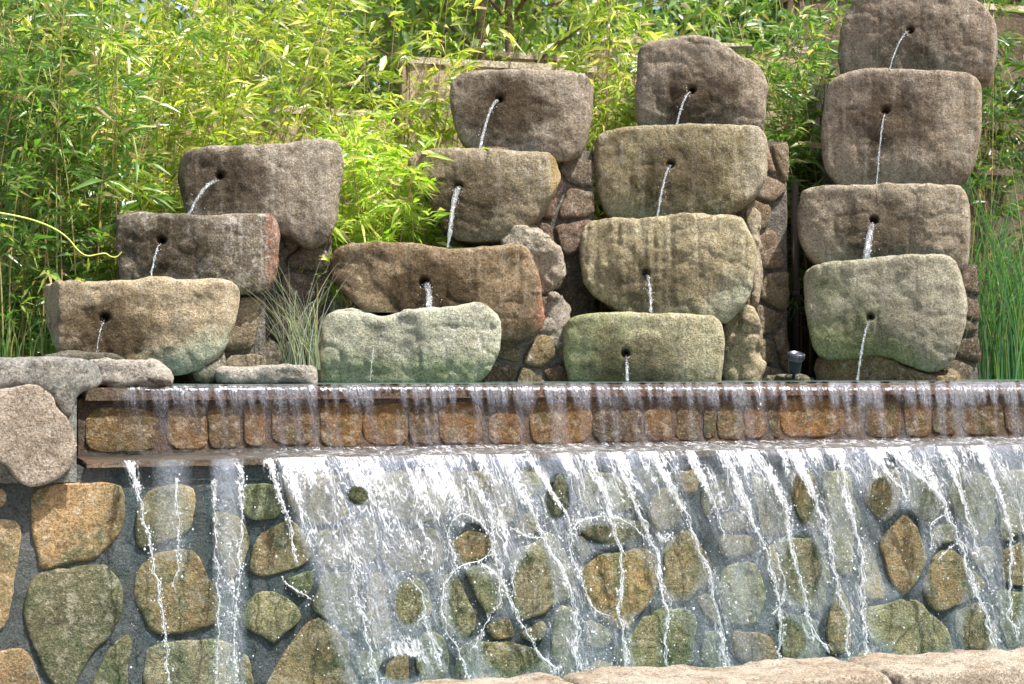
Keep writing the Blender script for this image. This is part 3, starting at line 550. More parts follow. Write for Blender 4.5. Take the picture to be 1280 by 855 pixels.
# ================================================================== TROUGHS
gr1, gr2 = (0.39, 0.32, 0.225), (0.28, 0.22, 0.15)
TR = {
 'A1': dict(Y=1.0, P=[(50,356),(66,352),(146,353),(203,349),(222,351),(246,352),(285,351),(296,359),(297,374),(291,402),(284,433),(258,456),(234,467),(208,469),(150,462),(90,456),(66,434),(54,394)], hole=(131,397,.018), c=(gr1, gr2),
   k=dict(algae=(0.36, 0.43, 0.32), amt=0.75, azone=[('X', -0.15, 0.5), ('Z', .3, .0)], stain=0.85), L='wide grey stone trough, lowest on the left, with a pale green right end', dp=.36, lt=1.2),
 'A2': dict(Y=1.22, P=[(142,271),(159,267),(190,268),(237,271),(271,271),(305,268),(337,266),(346,277),(348,298),(346,332),(339,358),(318,366),(200,372),(156,366),(150,345),(144,315)], hole=(202,300,.017), c=((0.22, 0.19, 0.15), (0.14, 0.115, 0.09)),
   k=dict(light=(0.62, 0.6, 0.56), lamt=0.6, moss=(0.10, 0.075, 0.04), mamt=0.7, edge=('X', 0.24, 0.38, (0.30, 0.12, 0.07)), stain=0.8), L='dark trough blotched with white lichen, middle of the left stack', dp=.36),
 'A3': dict(Y=1.44, P=[(224,196),(236,186),(271,184),(315,184),(340,180),(380,178),(408,177),(424,181),(430,203),(424,237),(414,290),(404,302),(388,308),(366,296),(346,288),(300,286),(240,282),(227,240),(222,217)], hole=(275,219,.016), c=((0.33, 0.285, 0.24), (0.24, 0.20, 0.165)),
   k=dict(moss=(0.17, 0.14, 0.09), mamt=0.5, stain=0.85), L='smooth brownish grey trough at the top of the left stack', dp=.42),
 'B1': dict(Y=1.0, P=[(401,420),(402,403),(414,391),(434,387),(458,390),(470,398),(482,399),(496,394),(522,388),(545,388),(566,386),(580,381),(597,378),(614,384),(625,396),(627,420),(623,442),(614,459),(600,474),(592,486),(400,486),(399,447)], hole=(470,424,0), c=((0.36, 0.37, 0.30), (0.28, 0.27, 0.22)),
   k=dict(algae=(0.27, 0.35, 0.15), amt=0.6, azone=[('Z', 0.35, 0.0)], light=(0.6, 0.62, 0.55), lamt=0.5, edge=('X', -0.36, -0.47, (0.35, 0.22, 0.07)), stain=0.3), L='pale green lumpy trough with a notched rim standing in the pond', dp=.34, lt=1.3),
 'B2': dict(Y=1.22, P=[(411,326),(420,311),(441,306),(516,306),(549,310),(590,311),(617,308),(648,306),(661,313),(669,335),(678,366),(681,393),(675,411),(651,424),(620,424),(560,415),(500,404),(461,394),(440,374),(417,356)], hole=(530,353,.022), c=((0.27, 0.20, 0.13), (0.17, 0.12, 0.075)),
   k=dict(moss=(0.13, 0.075, 0.03), mamt=0.7, edge=('X', 0.43, 0.56, (0.42, 0.18, 0.11)), stain=0.8, light=(0.5, 0.44, 0.34), lamt=0.3), L='long dark brown trough with a reddish right edge above the pale green one', dp=.36),
 'B3': dict(Y=1.44, P=[(509,200),(521,188),(561,185),(615,186),(662,191),(692,194),(700,207),(697,226),(684,252),(663,280),(642,294),(610,300),(560,296),(545,262),(524,232),(512,214)], hole=(573,233,.018), c=((0.33, 0.28, 0.20), (0.24, 0.195, 0.14)),
   k=dict(moss=(0.16, 0.13, 0.06), mamt=0.6, edge=('X', 0.30, 0.38, (0.42, 0.3, 0.1)), stain=0.75), L='tapering olive brown trough with a fat white jet, second highest of its stack', dp=.40),
 'B4': dict(Y=1.66, P=[(562,107),(573,93),(600,88),(662,87),(723,89),(739,93),(741,112),(736,153),(729,188),(714,198),(684,196),(650,193),(594,187),(577,174),(566,142)], hole=(624,123,.018), c=((0.34, 0.285, 0.235), (0.26, 0.21, 0.17)),
   k=dict(moss=(0.17, 0.13, 0.08), mamt=0.4, stain=0.9), L='squarish brown trough at the top of the middle left stack', dp=.42),
 'C1': dict(Y=1.0, P=[(703,420),(707,403),(724,395),(775,392),(826,393),(880,395),(896,398),(903,410),(904,440),(900,467),(898,486),(713,486),(706,448)], hole=(782,442,.017), c=((0.38, 0.36, 0.24), (0.29, 0.26, 0.17)),
   k=dict(algae=(0.24, 0.29, 0.12), amt=0.6, azone=[('X', 0.2, -0.3)], moss=(0.26, 0.13, 0.07), mamt=0.25, stain=0.7, light=(0.6, 0.58, 0.45), lamt=0.5), L='yellow green speckled trough standing in the pond at the foot of the third stack', dp=.34, lt=1.15),
 'C2': dict(Y=1.22, P=[(723,305),(728,288),(741,275),(765,273),(792,273),(839,270),(893,269),(925,270),(933,281),(943,310),(941,330),(939,366),(928,383),(903,405),(884,401),(830,396),(778,393),(758,380),(733,359),(725,332)], hole=(807,341,.018), c=((0.37, 0.32, 0.21), (0.28, 0.235, 0.15)),
   k=dict(algae=(0.42, 0.46, 0.36), amt=0.6, azone=[('X', 0.12, 0.42), ('Z', 0.35, 0.0)], moss=(0.2, 0.17, 0.07), mamt=0.4, stain=0.5, light=(0.6, 0.55, 0.42), lamt=0.45), L='tan trough with a pale chipped right side, second from the bottom of the third stack', dp=.36),
 'C3': dict(Y=1.44, P=[(744,172),(761,161),(798,157),(855,156),(935,156),(952,161),(958,176),(957,217),(946,238),(918,264),(884,271),(830,275),(775,274),(757,265),(747,238),(743,203)], hole=(838,205,.017), c=((0.31, 0.265, 0.165), (0.225, 0.185, 0.11)),
   k=dict(moss=(0.14, 0.12, 0.04), mamt=0.65, edge=('X', 0.26, 0.42, (0.42, 0.38, 0.3)), stain=0.65), L='olive trough with a sunlit speckled right end, third from the bottom of the third stack', dp=.40),  # pale right edge tint paints sunlight on that end
 'C4': dict(Y=1.66, P=[(797,70),(804,54),(832,47),(877,46),(903,54),(922,67),(942,75),(954,91),(958,112),(954,138),(952,164),(800,164),(795,119)], hole=(865,112,.017), c=((0.34, 0.285, 0.23), (0.26, 0.21, 0.17)),
   k=dict(moss=(0.2, 0.155, 0.08), mamt=0.4, stain=0.85), L='rounded brown trough with a sloping right shoulder on top of the third stack', dp=.42),
 'D1': dict(Y=1.0, P=[(1004,353),(1010,336),(1034,329),(1063,328),(1097,323),(1150,320),(1184,320),(1196,331),(1205,361),(1208,395),(1200,427),(1188,455),(1165,464),(1142,459),(1105,441),(1063,447),(1026,449),(1014,426),(1007,387)], hole=(1088,396,.016), c=((0.36, 0.34, 0.27), (0.28, 0.255, 0.2)),
   k=dict(algae=(0.22, 0.27, 0.10), amt=0.75, azone=[('Z', 0.38, 0.0), ('X', 0.3, -0.15)], stain=0.35), L='tall pale green trough with a curved underside at the foot of the right stack', dp=.36, lt=1.12),
 'D2': dict(Y=1.22, P=[(995,275),(998,249),(1007,234),(1034,231),(1063,233),(1101,230),(1150,231),(1196,231),(1207,241),(1211,275),(1209,322),(1200,336),(1040,338),(1011,322),(1000,298)], hole=(1092,275,.02), c=((0.36, 0.31, 0.245), (0.27, 0.225, 0.175)),
   k=dict(moss=(0.24, 0.19, 0.11), mamt=0.4, stain=0.7), L='rough tan trough with a broad jet, second from the bottom of the right stack', dp=.36),
 'D3': dict(Y=1.44, P=[(1034,106),(1047,95),(1067,89),(1094,86),(1155,87),(1206,90),(1223,98),(1226,114),(1224,153),(1221,190),(1206,226),(1160,238),(1060,238),(1040,222),(1030,203),(1028,153)], hole=(1107,138,.016), c=((0.33, 0.27, 0.215), (0.25, 0.2, 0.155)),
   k=dict(moss=(0.2, 0.15, 0.1), mamt=0.3, stain=0.8), L='smooth grey brown trough with an even rim, third from the bottom of the right stack', dp=.42),
 'D4': dict(Y=1.66, P=[(1050,86),(1049,51),(1056,17),(1070,-6),(1110,-14),(1180,-14),(1222,-5),(1238,14),(1244,41),(1242,78),(1236,100),(1056,102)], hole=(1138,37,.017), c=((0.31, 0.25, 0.205), (0.235, 0.19, 0.15)),
   k=dict(moss=(0.18, 0.14, 0.09), mamt=0.3, stain=0.5), L='large brown trough cut by the top of the frame, highest of all', dp=.45),
}
for i, (k, t) in enumerate(TR.items()):
    P = t['P']; A0, cx = anchor(P, t['Y']); phi = ray_angle(cx) + math.radians(t.get('turn', 1.0)); t['A0'] = A0; t['phi'] = phi
    xs_ = [loc2(plane_pt(a, b, A0, phi), A0, phi) for a, b in P]; ox = (min(p[0] for p in xs_) + max(p[0] for p in xs_)) / 2; oz = min(p[1] for p in xs_)
    hp = loc2(plane_pt(t['hole'][0], t['hole'][1], A0, phi), A0, phi); hp = (hp[0], 0, hp[1]); m = rockmat('trough_stone_' + k, *[(c_[0] * 1.10 * t.get('lt', 1), c_[1] * 1.10 * t.get('lt', 1), c_[2] * 1.04 * t.get('lt', 1)) for c_ in t['c']], hole=(hp[0] - ox, 0, hp[2] - oz), **t['k'])
    o, bb = rock('stone_trough', P, t['Y'], t['dp'], m, None, 0.0085, 0.034, 0.045, {'A1': .8, 'A3': .7, 'C1': .4, 'D3': .45, 'D4': .7, 'B1': .9, 'C3': .55, 'B4': .6, 'D1': .6}.get(k, .85), cavity=True, hole=t['hole'], seed=100 + i, chips=1.0, turn=t.get('turn', 1.0), flute={'C2': .006, 'C3': .002, 'A3': .003}.get(k, 0))
    tag(o, t['L'], 'trough', 'carved stone troughs of the fountain')
    wv = MB(); x0, x1, z0, z1, dd = bb; ya, yb = -dd / 2 + .07, dd / 2 - .05; zw = z1 - .045
    wv.add([(x0 + .07, ya, zw), (x1 - .07, ya, zw), (x1 - .07, yb, zw), (x0 + .07, yb, zw)], [(0, 1, 2, 3)]); wv.build('trough_water', POOL, o)

# ------------------------------------------------------------------ water jets
JETS = [('A1',(131,400),(120,446),.003,.003,'thin dribble below the spout of the lowest left trough'),('A2',(200,306),(188,350),.007,.006,'dull trickle between the middle and lowest troughs on the left'),
 ('A3',(272,226),(235,271),.014,.010,'bright slanting jet from the top trough of the left stack'),('B1',(468,430),(463,476),.003,.004,'faint trickle down the notch of the pale green trough'),
 ('B2',(533,356),(537,387),.022,.022,'short broad spout between the long brown trough and the pale green one'),('B3',(573,236),(560,309),.026,.011,'fat frothy jet falling onto the long brown trough'),
 ('B4',(622,126),(600,186),.013,.012,'slanting jet from the highest trough of the middle left stack'),('C1',(782,446),(784,476),.007,.012,'wet trickle running into the pond from the yellow green trough'),
 ('C2',(808,344),(814,391),.010,.010,'thin straight jet falling onto the yellow green trough'),('C3',(838,207),(822,271),.011,.010,'jet from the olive trough onto the tan trough'),
 ('C4',(863,115),(846,156),.008,.009,'short slanting jet from the rounded top trough of the third stack'),('D1',(1088,400),(1072,475),.010,.010,'long jet falling into the pond in front of the right stack'),
 ('D2',(1090,281),(1083,325),.024,.030,'broad grey fan of water between the two lowest right troughs'),('D3',(1106,142),(1096,230),.008,.006,'thin wavy jet down the face of the even rimmed trough'),
 ('D4',(1137,39),(1112,86),.007,.006,'thin jet from the highest trough at the top right')]
for i, (k, a, b, r0, r1, L) in enumerate(JETS):
    T0 = TR[k]; nv = np.array([math.sin(T0['phi']), math.cos(T0['phi']), 0]); A = plane_pt(*a, T0['A0'] + nv * .02, T0['phi']); B = plane_pt(*b, T0['A0'] - nv * (.12 if k[1] != '1' else .06), T0['phi']); n = 22; pts = []; rad = []
    wide = k in ('D2', 'B2', 'C1', 'B1')
    for j in range(n + 1):
        t = j / n; x = A[0] + (B[0] - A[0]) * t ** .85; y = A[1] + (B[1] - A[1]) * t ** .7; z = A[2] + (B[2] - A[2]) * (0.25 * t + .75 * t ** 1.8)
        pts.append((x + .0035 * pnoise((0, i, t * 2.0), 5), y, z)); rad.append((r0 + (r1 - r0) * t) * (1 + .55 * pnoise((i * 3., 1, t * 3.2), 7)) * .68)
    m = MB(); m.tube(pts, rad, 12); V = np.array(m.V); V += np.array([[0.35 * r0 * pnoise(v, 60), .3 * r0 * pnoise((v[1], v[0], v[2]), 70), 0] for v in m.V])
    c = V[-1].copy(); o = link('water_jet', mesh('water_jet', V - c, m.F), JET); o.location = c; tag(o, L, 'water jet', 'jets falling from trough to trough')
    d = MB()
    for q in range(26):
        t = random.random(); p = Vector(pts[int(t * n)]) - Vector(c) + Vector((random.gauss(0, r0 * (1 + t)), random.gauss(0, .012), random.gauss(0, .012)))
        s = random.uniform(.0012, .0028); d.add([p + Vector(v) * s for v in ((1, 0, 0), (-1, 0, 0), (0, 1, 0), (0, -1, 0), (0, 0, 1), (0, 0, -1))], [(0, 2, 4), (2, 1, 4), (1, 3, 4), (3, 0, 4), (2, 0, 5), (1, 2, 5), (3, 1, 5), (0, 3, 5)])
    tag(d.build('spray', DROP, o), kind='stuff')

# ------------------------------------------------------------------ masonry piers behind the troughs
PSTONE = DRYST
def pier(label, px0, px1, pyt, Y, seed, col, cell=0.21, dep=0.8, extra=(), zb=Z_POND - .1, cut=None):
    x0, x1 = Xat(px0, Y), Xat(px1, Y); zt = at((px0 + px1) / 2, pyt, Y)[2]
    r = empty('stone_pier', ((x0 + x1) / 2, Y, zb), label, 'stone pier', 'mortared stone piers that carry the troughs')
    W(rough_panel('mortar', x0, x1, zb, zt, Y, DRYMOR, None, 0.03, 0.015, dep, seed), r)
    for k, P in enumerate(voronoi_cells(x0, x1, zb + .02, zt, cell, seed, gap=0.012)):
        v = random.uniform(.8, 1.15); W(stone_piece(P, Y, random.uniform(.018, .032), PSTONE, None, tuple(c * v * random.uniform(.94, 1.06) for c in col), px=False, seed=seed + k, nseg=26, grow=1.0), r)
    return r
pA = pier('low stone pier under the left stack of troughs beside the grass tuft', 232, 332, 372, 1.30, 21, (.95, .85, .72))
pA2 = pier('stone pier behind the left stack, right of the grass tuft', 318, 414, 268, 1.62, 22, (.8, .74, .7), .17)
pB = pier('stone pier behind the middle left stack rising beside the bamboo', 592, 742, 186, 1.72, 23, (.86, .74, .68), .2)
pB2 = pier('low stone footing under the long brown trough at the waterline', 596, 712, 418, 1.30, 24, (.8, .7, .5), .13, .4)
pC = pier('narrow stone pier at the right side of the third stack', 900, 984, 176, 1.66, 25, (1.05, .92, .75), .19)
pD = pier('stone pier hidden behind the right stack of troughs', 1076, 1204, 96, 1.78, 27, (.8, .7, .6), .2)
pD2 = pier('dark stone footing to the right of the tall pale green trough', 1180, 1222, 330, 1.30, 28, (.6, .52, .45), .16, .4)
for nm, poly, Y, lab, c, sd in [
  ('rock', [(617,290),(640,277),(662,281),(694,302),(705,325),(700,350),(684,372),(660,372),(640,330)], 1.34, 'pale angular boulder lit by the sun wedged right of the long brown trough', ((.42,.37,.29),(.33,.28,.22)), 71),
  ('rock', [(682,364),(696,366),(707,372),(708,410),(702,444),(662,440),(650,424),(672,405)], 1.30, 'jagged grey boulder below the pale angular one at the edge of the third stack', ((.36,.32,.27),(.26,.23,.19)), 72),
  ('rock', [(900,398),(925,380),(946,392),(950,425),(940,442),(950,460),(944,486),(900,486)], 1.28, 'knobbly tan rock between the third stack and the dark gap', ((.44,.37,.24),(.34,.28,.18)), 73),
  ('rock', [(926,262),(944,252),(947,290),(950,330),(948,388),(934,392),(936,330)], 1.40, 'narrow rugged rock standing beside the tan trough', ((.40,.34,.25),(.3,.25,.18)), 74),
  ('rock', [(1018,486),(1016,456),(1030,446),(1062,442),(1080,436),(1110,440),(1140,458),(1166,466),(1194,462),(1198,486)], 1.05, 'brown flat rock at the waterline under the tall pale green trough', ((.30,.22,.12),(.22,.16,.09)), 76),
  ('rock', [(240,480),(238,462),(256,454),(270,440),(276,452),(274,482)], 0.98, 'small wedge stone between the lowest left trough and the kerb stone', ((.22,.22,.16),(.17,.16,.11)), 77),
  ('rock', [(942,486),(942,470),(970,466),(1010,468),(1014,486)], 1.2, 'thin wet shelf of rock under the small spotlight', ((.14,.13,.09),(.1,.09,.06)), 78)]:
    tag(rock(nm, poly, Y, 0.22, rockmat('rock_%d' % sd, *c, light=(.62, .56, .46), lamt=.35), None, 0.0095, 0.02, 0.03, 1.8, seed=sd, chips=2.2, turn=8, facets=8)[0], lab, 'rock')

# ------------------------------------------------------------------ spotlight
sx = at(993, 461, 0.93); sp_ = empty('garden_spotlight', tuple(sx), 'small black garden spotlight with a silver ribbed rim low between the third and right stacks', 'spotlight')
BLK = plain('black_metal', (0.02, 0.022, 0.03), 0.35, 0.6, 30, .2, .05); SIL = plain('silver', (0.10, 0.105, 0.12), 0.4, 0.9, 30, .2, .05)
M = Matrix.Rotation(math.radians(16), 4, 'X')
b = MB(); b.lathe([(0, -.02), (.030, -.02), (.033, -.012), (.036, .05), (.036, .058), (0, .058)], M); b.build('housing', BLK, sp_)
b = MB(); b.lathe([(.036, .045), (.041, .05), (.043, .085), (.038, .087), (.035, .062), (0, .060)], M)
for k in range(16):
    a = k * math.pi / 8; p = [M @ Vector((.044 * math.cos(a), .044 * math.sin(a), z)) for z in (.058, .084)]; b.tube(p, .0028, 5)
rim_ = b.build('ribbed_rim', SIL, sp_)
b = MB(); b.lathe([(0, .08), (.036, .08)], M); b.build('lens', plain('lens', (.05, .06, .08), .15, 0, 5, .1, 0), rim_)
b = MB(); b.tube([(0, 0, -.012), (0, 0.01, -.05)], .010); b.tube([(0, .02, .0), (0, .08, -.03), (.05, .2, -.04)], .004); b.build('bracket', BLK, sp_)

# ------------------------------------------------------------------ garden walls behind
REND = rockmat('ochre_render', (0.44, 0.35, 0.22), (0.36, 0.28, 0.18), light=(.55, .45, .31), lamt=.2, rough=.95, bumps=.5)
BRN = rockmat('brown_render', (0.17, 0.13, 0.095), (0.12, 0.09, 0.065), light=(.25, .2, .15), lamt=.15, rough=.95, bumps=.5)
CAPM = rockmat('wall_cap', (0.62, 0.52, 0.38), (0.5, 0.42, 0.3), light=(.75, .68, .55), lamt=.3, rough=.95, bumps=.6)
def gwall(name, px0, px1, pyt, Y, mat, label, capm=None, th=.25, zb=1.4):
    x0, x1 = Xat(px0, Y), Xat(px1, Y); zt = at((px0 + px1) / 2, pyt, Y)[2]; r = empty(name, ((x0 + x1) / 2, Y, zb), label, 'wall')
    W(rough_panel('render', x0, x1, zb, zt - .04, Y, mat, None, .05, .008, th, int(px0)), r)
    W(rough_panel('cap', x0 - .02, x1 + .02, zt - .04, zt, Y - .012, capm or CAPM, None, .04, .006, th + .03, int(px0) + 1), r); return r
gwall('garden_wall', 512, 742, 77, 3.2, REND, 'ochre rendered garden wall with a pale cap behind the middle left stack')
gwall('garden_wall', 630, 738, 68, 3.9, REND, 'short ochre wall end with a bluish cap showing above the nearer wall')
gwall('garden_wall', 225, 508, 134, 3.3, REND, 'lower ochre rendered wall glimpsed through bamboo above the left stack')
gwall('garden_wall', 744, 1010, 52, 3.6, REND, 'brownish wall behind bamboo between the third and right stacks')
gwall('garden_wall', 1000, 1500, 6, 3.75, BRN, 'high dark brown wall behind the right stack and reeds')
gwall('retaining_wall', 742, 1400, 205, 2.35, BRN, 'dark brown retaining wall in the gap right of the third stack', BRN, .5)
gwall('retaining_wall', -150, 560, 300, 2.6, BRN, 'shaded retaining wall behind the bamboo stems on the left', BRN, .5)
for pxx, lab, rr_ in ((994, 'dark vertical drain pipe in the gap beside the spotlight', .022),):
    a = at(pxx, 228, 2.0); p = MB(); p.tube([(0, 0, 0), (0, 0, a[2] - 1.45)], rr_, 12)
    for zz in (.15, .5): p.lathe([(rr_ * 1.0, zz), (rr_ * 1.25, zz), (rr_ * 1.25, zz + .03), (rr_, zz + .03)], n=12)
    o = p.build('drain_pipe', plain('pipe_brown', (.07, .055, .042), .7)); o.location = (a[0], 2.0, 1.45); tag(o, lab, 'pipe')

# ================================================================== FALLING WATER
def density(px, py):   # where the falling water runs thick and where sun glints whiten it, drawn from the photograph and laid on the sheet
    return 0
def seg_dist(px, py, L):
    d = np.full(px.shape, 1e9)
    for (a, b), (c, e) in zip(L[:-1], L[1:]):
        ex, ey = c - a, e - b; t = np.clip(((px - a) * ex + (py - b) * ey) / (ex * ex + ey * ey), 0, 1)
        d = np.minimum(d, np.hypot(px - a - ex * t, py - b - ey * t))
    return d
STR = [([(165,582),(178,640),(192,700),(205,780),(212,858)],2.2),([(300,585),(303,640),(297,720),(293,800),(295,858)],1.6),([(267,600),(269,680),(274,777),(270,858)],1.0),([(222,600),(220,640),(224,680),(218,740)],1.0),
 ([(337,578),(350,620),(362,660),(371,700)],2.0),([(441,700),(441,725),(451,767),(460,805),(472,855)],2.4),([(352,726),(370,738),(388,748)],1.5),
 ([(571,701),(557,670),(565,650),(580,640),(600,650),(618,680),(605,700),(575,705),(556,725),(551,755),(560,790),(575,820),(590,855)],1.5),([(600,703),(620,716),(628,735),(620,760)],2.2),([(611,768),(605,790),(587,812)],1.6),
 ([(512,722),(527,738),(532,764),(520,778)],1.2),([(528,765),(540,800),(552,830)],1.5),
 ([(590,600),(612,640),(620,700),(636,744),(649,775),(665,799),(678,822),(700,838)],2.4),([(630,575),(650,610),(668,645),(681,675),(702,709),(716,746),(721,778),(718,805),(720,838)],3.0),([(640,660),(660,672),(680,673)],1.8),
 ([(645,700),(640,720),(640,745)],1.6),([(665,575),(690,615),(713,650),(713,693),(726,717),(734,746),(747,765),(765,771)],1.4),([(713,670),(722,652),(740,646),(770,646),(793,656),(805,672)],1.4),
 ([(730,572),(752,605),(762,645),(775,690),(777,730),(773,765),(780,800),(784,838)],2.8),([(768,570),(790,620),(806,660),(822,690),(825,730),(828,752),(836,765),(830,800),(834,834)],3.0),
 ([(820,668),(835,676),(838,668)],1.8),([(815,565),(838,605),(860,650),(872,680),(885,710),(892,740),(897,770),(903,800),(905,830)],2.6),([(862,565),(880,605),(897,645),(904,668)],1.8),
 ([(905,563),(925,615),(942,655),(960,695),(970,735),(976,775),(973,826)],2.6),([(940,565),(965,600),(984,636),(988,680),(1000,720),(1008,755),(1016,790),(1036,814)],2.6),([(970,690),(982,720),(978,750),(968,770)],1.5),
 ([(985,563),(1010,600),(1026,640),(1038,680),(1044,715),(1050,750),(1060,770),(1058,814)],2.4),([(1045,563),(1058,615),(1070,660),(1077,700),(1075,740),(1081,780),(1084,814)],2.6),
 ([(1088,563),(1108,588),(1120,605),(1133,615)],1.8),([(1110,560),(1148,590),(1182,636),(1200,680),(1214,720),(1228,760),(1241,806)],4.2),([(1178,563),(1195,598),(1210,645),(1222,690)],2.0),
 ([(1222,560),(1244,608),(1262,660),(1264,700),(1260,740),(1264,775),(1272,802)],2.8),([(1184,640),(1162,655),(1166,690)],1.4),([(1192,682),(1172,700)],1.6),([(1275,640),(1284,690),(1280,740)],1.6),
 ([(1350,560),(1370,640),(1376,720),(1380,800)],2.4),([(1440,560),(1456,640),(1462,720),(1466,795)],2.4)]
HOLES = [(593,680,22,27),(512,752,17,27),(588,757,27,44),(668,738,26,52),(771,728,40,44),(850,712,24,36),(696,622,15,28),(448,619,13,12),(1006,620,15,34),(1128,690,26,56),(1185,720,22,46),(1140,780,48,40),(826,800,38,44),(1004,712,24,46),(1100,620,14,24),(757,668,34,12),(1040,790,18,34),(985,800,24,26),(1266,720,12,60),(500,835,28,14),(640,810,40,34),(1220,790,18,30)]
def foam_glint_film(px, py):  # white density for real froth and for sun glints painted near the ledge
    top = np.clip((py - 556) / 90, 0, 1)
    nz = np.array([mnoise.noise(Vector((a / 34., b / 60., 3.3))) for a, b in zip(px.ravel(), py.ravel())]).reshape(px.shape)
    n2 = np.array([mnoise.noise(Vector(((a - (b - 560) * .45) / 11., b / 55., 9.3))) for a, b in zip(px.ravel(), py.ravel())]).reshape(px.shape)
    left = np.clip((px - 338 - (py - 575) * 0.32) / 14, 0, 1)
    foam_glint = np.zeros(px.shape)
    foam_glint = np.maximum(foam_glint, left * np.clip(1.15 - (py - 600) / 62, 0, 1) * np.clip((700 - px) / 110, 0, 1) * (.66 + .5 * n2 + .35 * nz))
    foam_glint = np.maximum(foam_glint, left * np.clip(1.06 - (py - 556) / (88 + 50 * nz), 0, 1) * (0.52 + 1.2 * n2 + .12 * np.clip((700 - px) / 200, 0, 1)))
    foam_glint = np.maximum(foam_glint, left * np.clip(1.0 - (py - 600) / 150, 0, 1) * np.clip((760 - px) / 160, 0, 1) * (.52 + .7 * n2 + .35 * nz))
    foam_glint = np.maximum(foam_glint, left * np.clip((690 - px) / 60, 0, 1) * np.clip((735 - py) / 60, 0, 1) * (.30 + .6 * n2 + .5 * nz))
    foam_glint = np.maximum(foam_glint, np.clip(1 - np.hypot((px - 512) / 48, (py - 812) / 20), 0, 1) ** .4 * .95 * (py < 850))
    ds = np.full(px.shape, 1e9)
    for L, wd in STR: ds = np.minimum(ds, seg_dist(px, py, L) / wd)
    wid = 1.5 + 4.5 * np.clip(1 - (py - 562) / 95, 0, 1); foam_glint = np.maximum(foam_glint, (.62 + .35 * np.clip(1 - (py - 562) / 80, 0, 1) + .35 * n2) * np.exp(-(ds / wid) ** 2))
    foam_glint = np.maximum(foam_glint, .34 * np.exp(-(ds / 7) ** 2))
    film = left * (0.55 + .5 * nz + .35 * n2) * np.clip(1.25 - .45 * top, 0, 1)
    for band, a_ in (((385, 560), .9), ((700, 765), .8), ((885, 958), .85), ((1040, 1085), .8), ((1205, 1262), .85), ((790, 870), .35)):
        film = np.maximum(film, a_ * np.clip(1 - np.abs(px - sum(band) / 2 - (py - 700) * .06) / ((band[1] - band[0]) / 2) , 0, 1) ** .5 * (.75 + .35 * n2) * left)
    film = np.maximum(film, .55 * np.clip(1 - np.abs(px - 285 - (py - 640) * .02) / 22, 0, 1) ** .5)
    film = np.maximum(film, .35 * np.clip(1 - np.abs(px - 215) / 26, 0, 1) ** .5 * (py < 700))
    for (a, b, c, d) in HOLES:
        q = np.hypot((px - a) / c, (py - b) / d) + .18 * nz; k = np.clip((q - .9) / .2, 0, 1); film = film * k; foam_glint = np.where(ds > 3, foam_glint * np.clip((q - .8) / .25, 0, 1), foam_glint)
    film = film * (.85 - .3 * np.clip((px - 650) / 150, 0, 1)); return np.clip(foam_glint, 0, 1.0), np.clip(film, 0, 1)
def sheet(name, x0, x1, prof, res, mat, ff, parent, amp=.006, slant=.0, seed=1, cull=.02):
    prof = np.array(prof, dtype=float); seg = np.r_[0, np.cumsum(np.linalg.norm(np.diff(prof, axis=0), axis=1))]
    ns = int(seg[-1] / res); s = np.linspace(0, seg[-1], ns); yp = np.interp(s, seg, prof[:, 0]); zp = np.interp(s, seg, prof[:, 1])
    for _ in range(4): yp[1:-1] = (yp[:-2] + 2 * yp[1:-1] + yp[2:]) / 4; zp[1:-1] = (zp[:-2] + 2 * zp[1:-1] + zp[2:]) / 4
    nx = int((x1 - x0) / res); x = np.linspace(x0, x1, nx); ty, tz = np.gradient(yp), np.gradient(zp); L = np.hypot(ty, tz); ny_, nz_ = tz / L, -ty / L
    X, S = np.meshgrid(x, s, indexing='ij'); Yb = np.broadcast_to(yp, X.shape); Zb = np.broadcast_to(zp, X.shape)
    r = np.random.default_rng(seed); ext = (x1 - x0, s[-1], .1)
    U = X - x0 - slant * S
    def nn(fx, fs):
        Lx = int((x1 - x0 + 2) * fx) + 4; Ls = int(s[-1] * fs) + 3; A = r.uniform(-1, 1, (Lx, Ls)); u = (U + 1) * fx; v = S * fs; i, j = np.floor(u).astype(int), np.floor(v).astype(int); a, b = sstep(u - i), sstep(v - j)
        return (A[i, j] * (1 - a) + A[i + 1, j] * a) * (1 - b) + (A[i, j + 1] * (1 - a) + A[i + 1, j + 1] * a) * b
    d = amp * (nn(9, 1.5) + .7 * nn(26, 5) + .45 * nn(55, 16) + .3 * nn(90, 50)) * np.clip(S / .25, .25, 1)
    Yv = Yb + ny_[None, :] * d; Zv = Zb + nz_[None, :] * d
    px, py = proj(X, Yb, Zb); foam_glint, film = ff(px, py)
    V = np.stack([X, Yv, Zv], -1).reshape(-1, 3); idx = np.arange(nx * ns).reshape(nx, ns)
    Q = np.stack([idx[:-1, :-1], idx[1:, :-1], idx[1:, 1:], idx[:-1, 1:]], -1).reshape(-1, 4)
    m_ = (np.maximum(foam_glint, film) > cull).ravel(); Q = Q[m_[Q].any(1)]
    used = np.unique(Q); mp = np.full(len(V), -1); mp[used] = np.arange(len(used)); Q = mp[Q]; V = V[used]
    me = mesh(name, V, Q); fl = np.stack([U, S, 0 * S], -1).reshape(-1, 3)[used]
    set_attr(me, 'flow', fl, 'FLOAT_VECTOR'); set_attr(me, 'foam_glint', foam_glint.ravel()[used]); set_attr(me, 'film', film.ravel()[used])
    o = link(name, me, mat); return W(o, parent) if parent else o
wf = empty('waterfall', ((XL + XR) / 2, -.1, .16), 'wide broken white waterfall pouring from the ledge down the tall wall', 'waterfall')
X0 = Xat(118, 0)
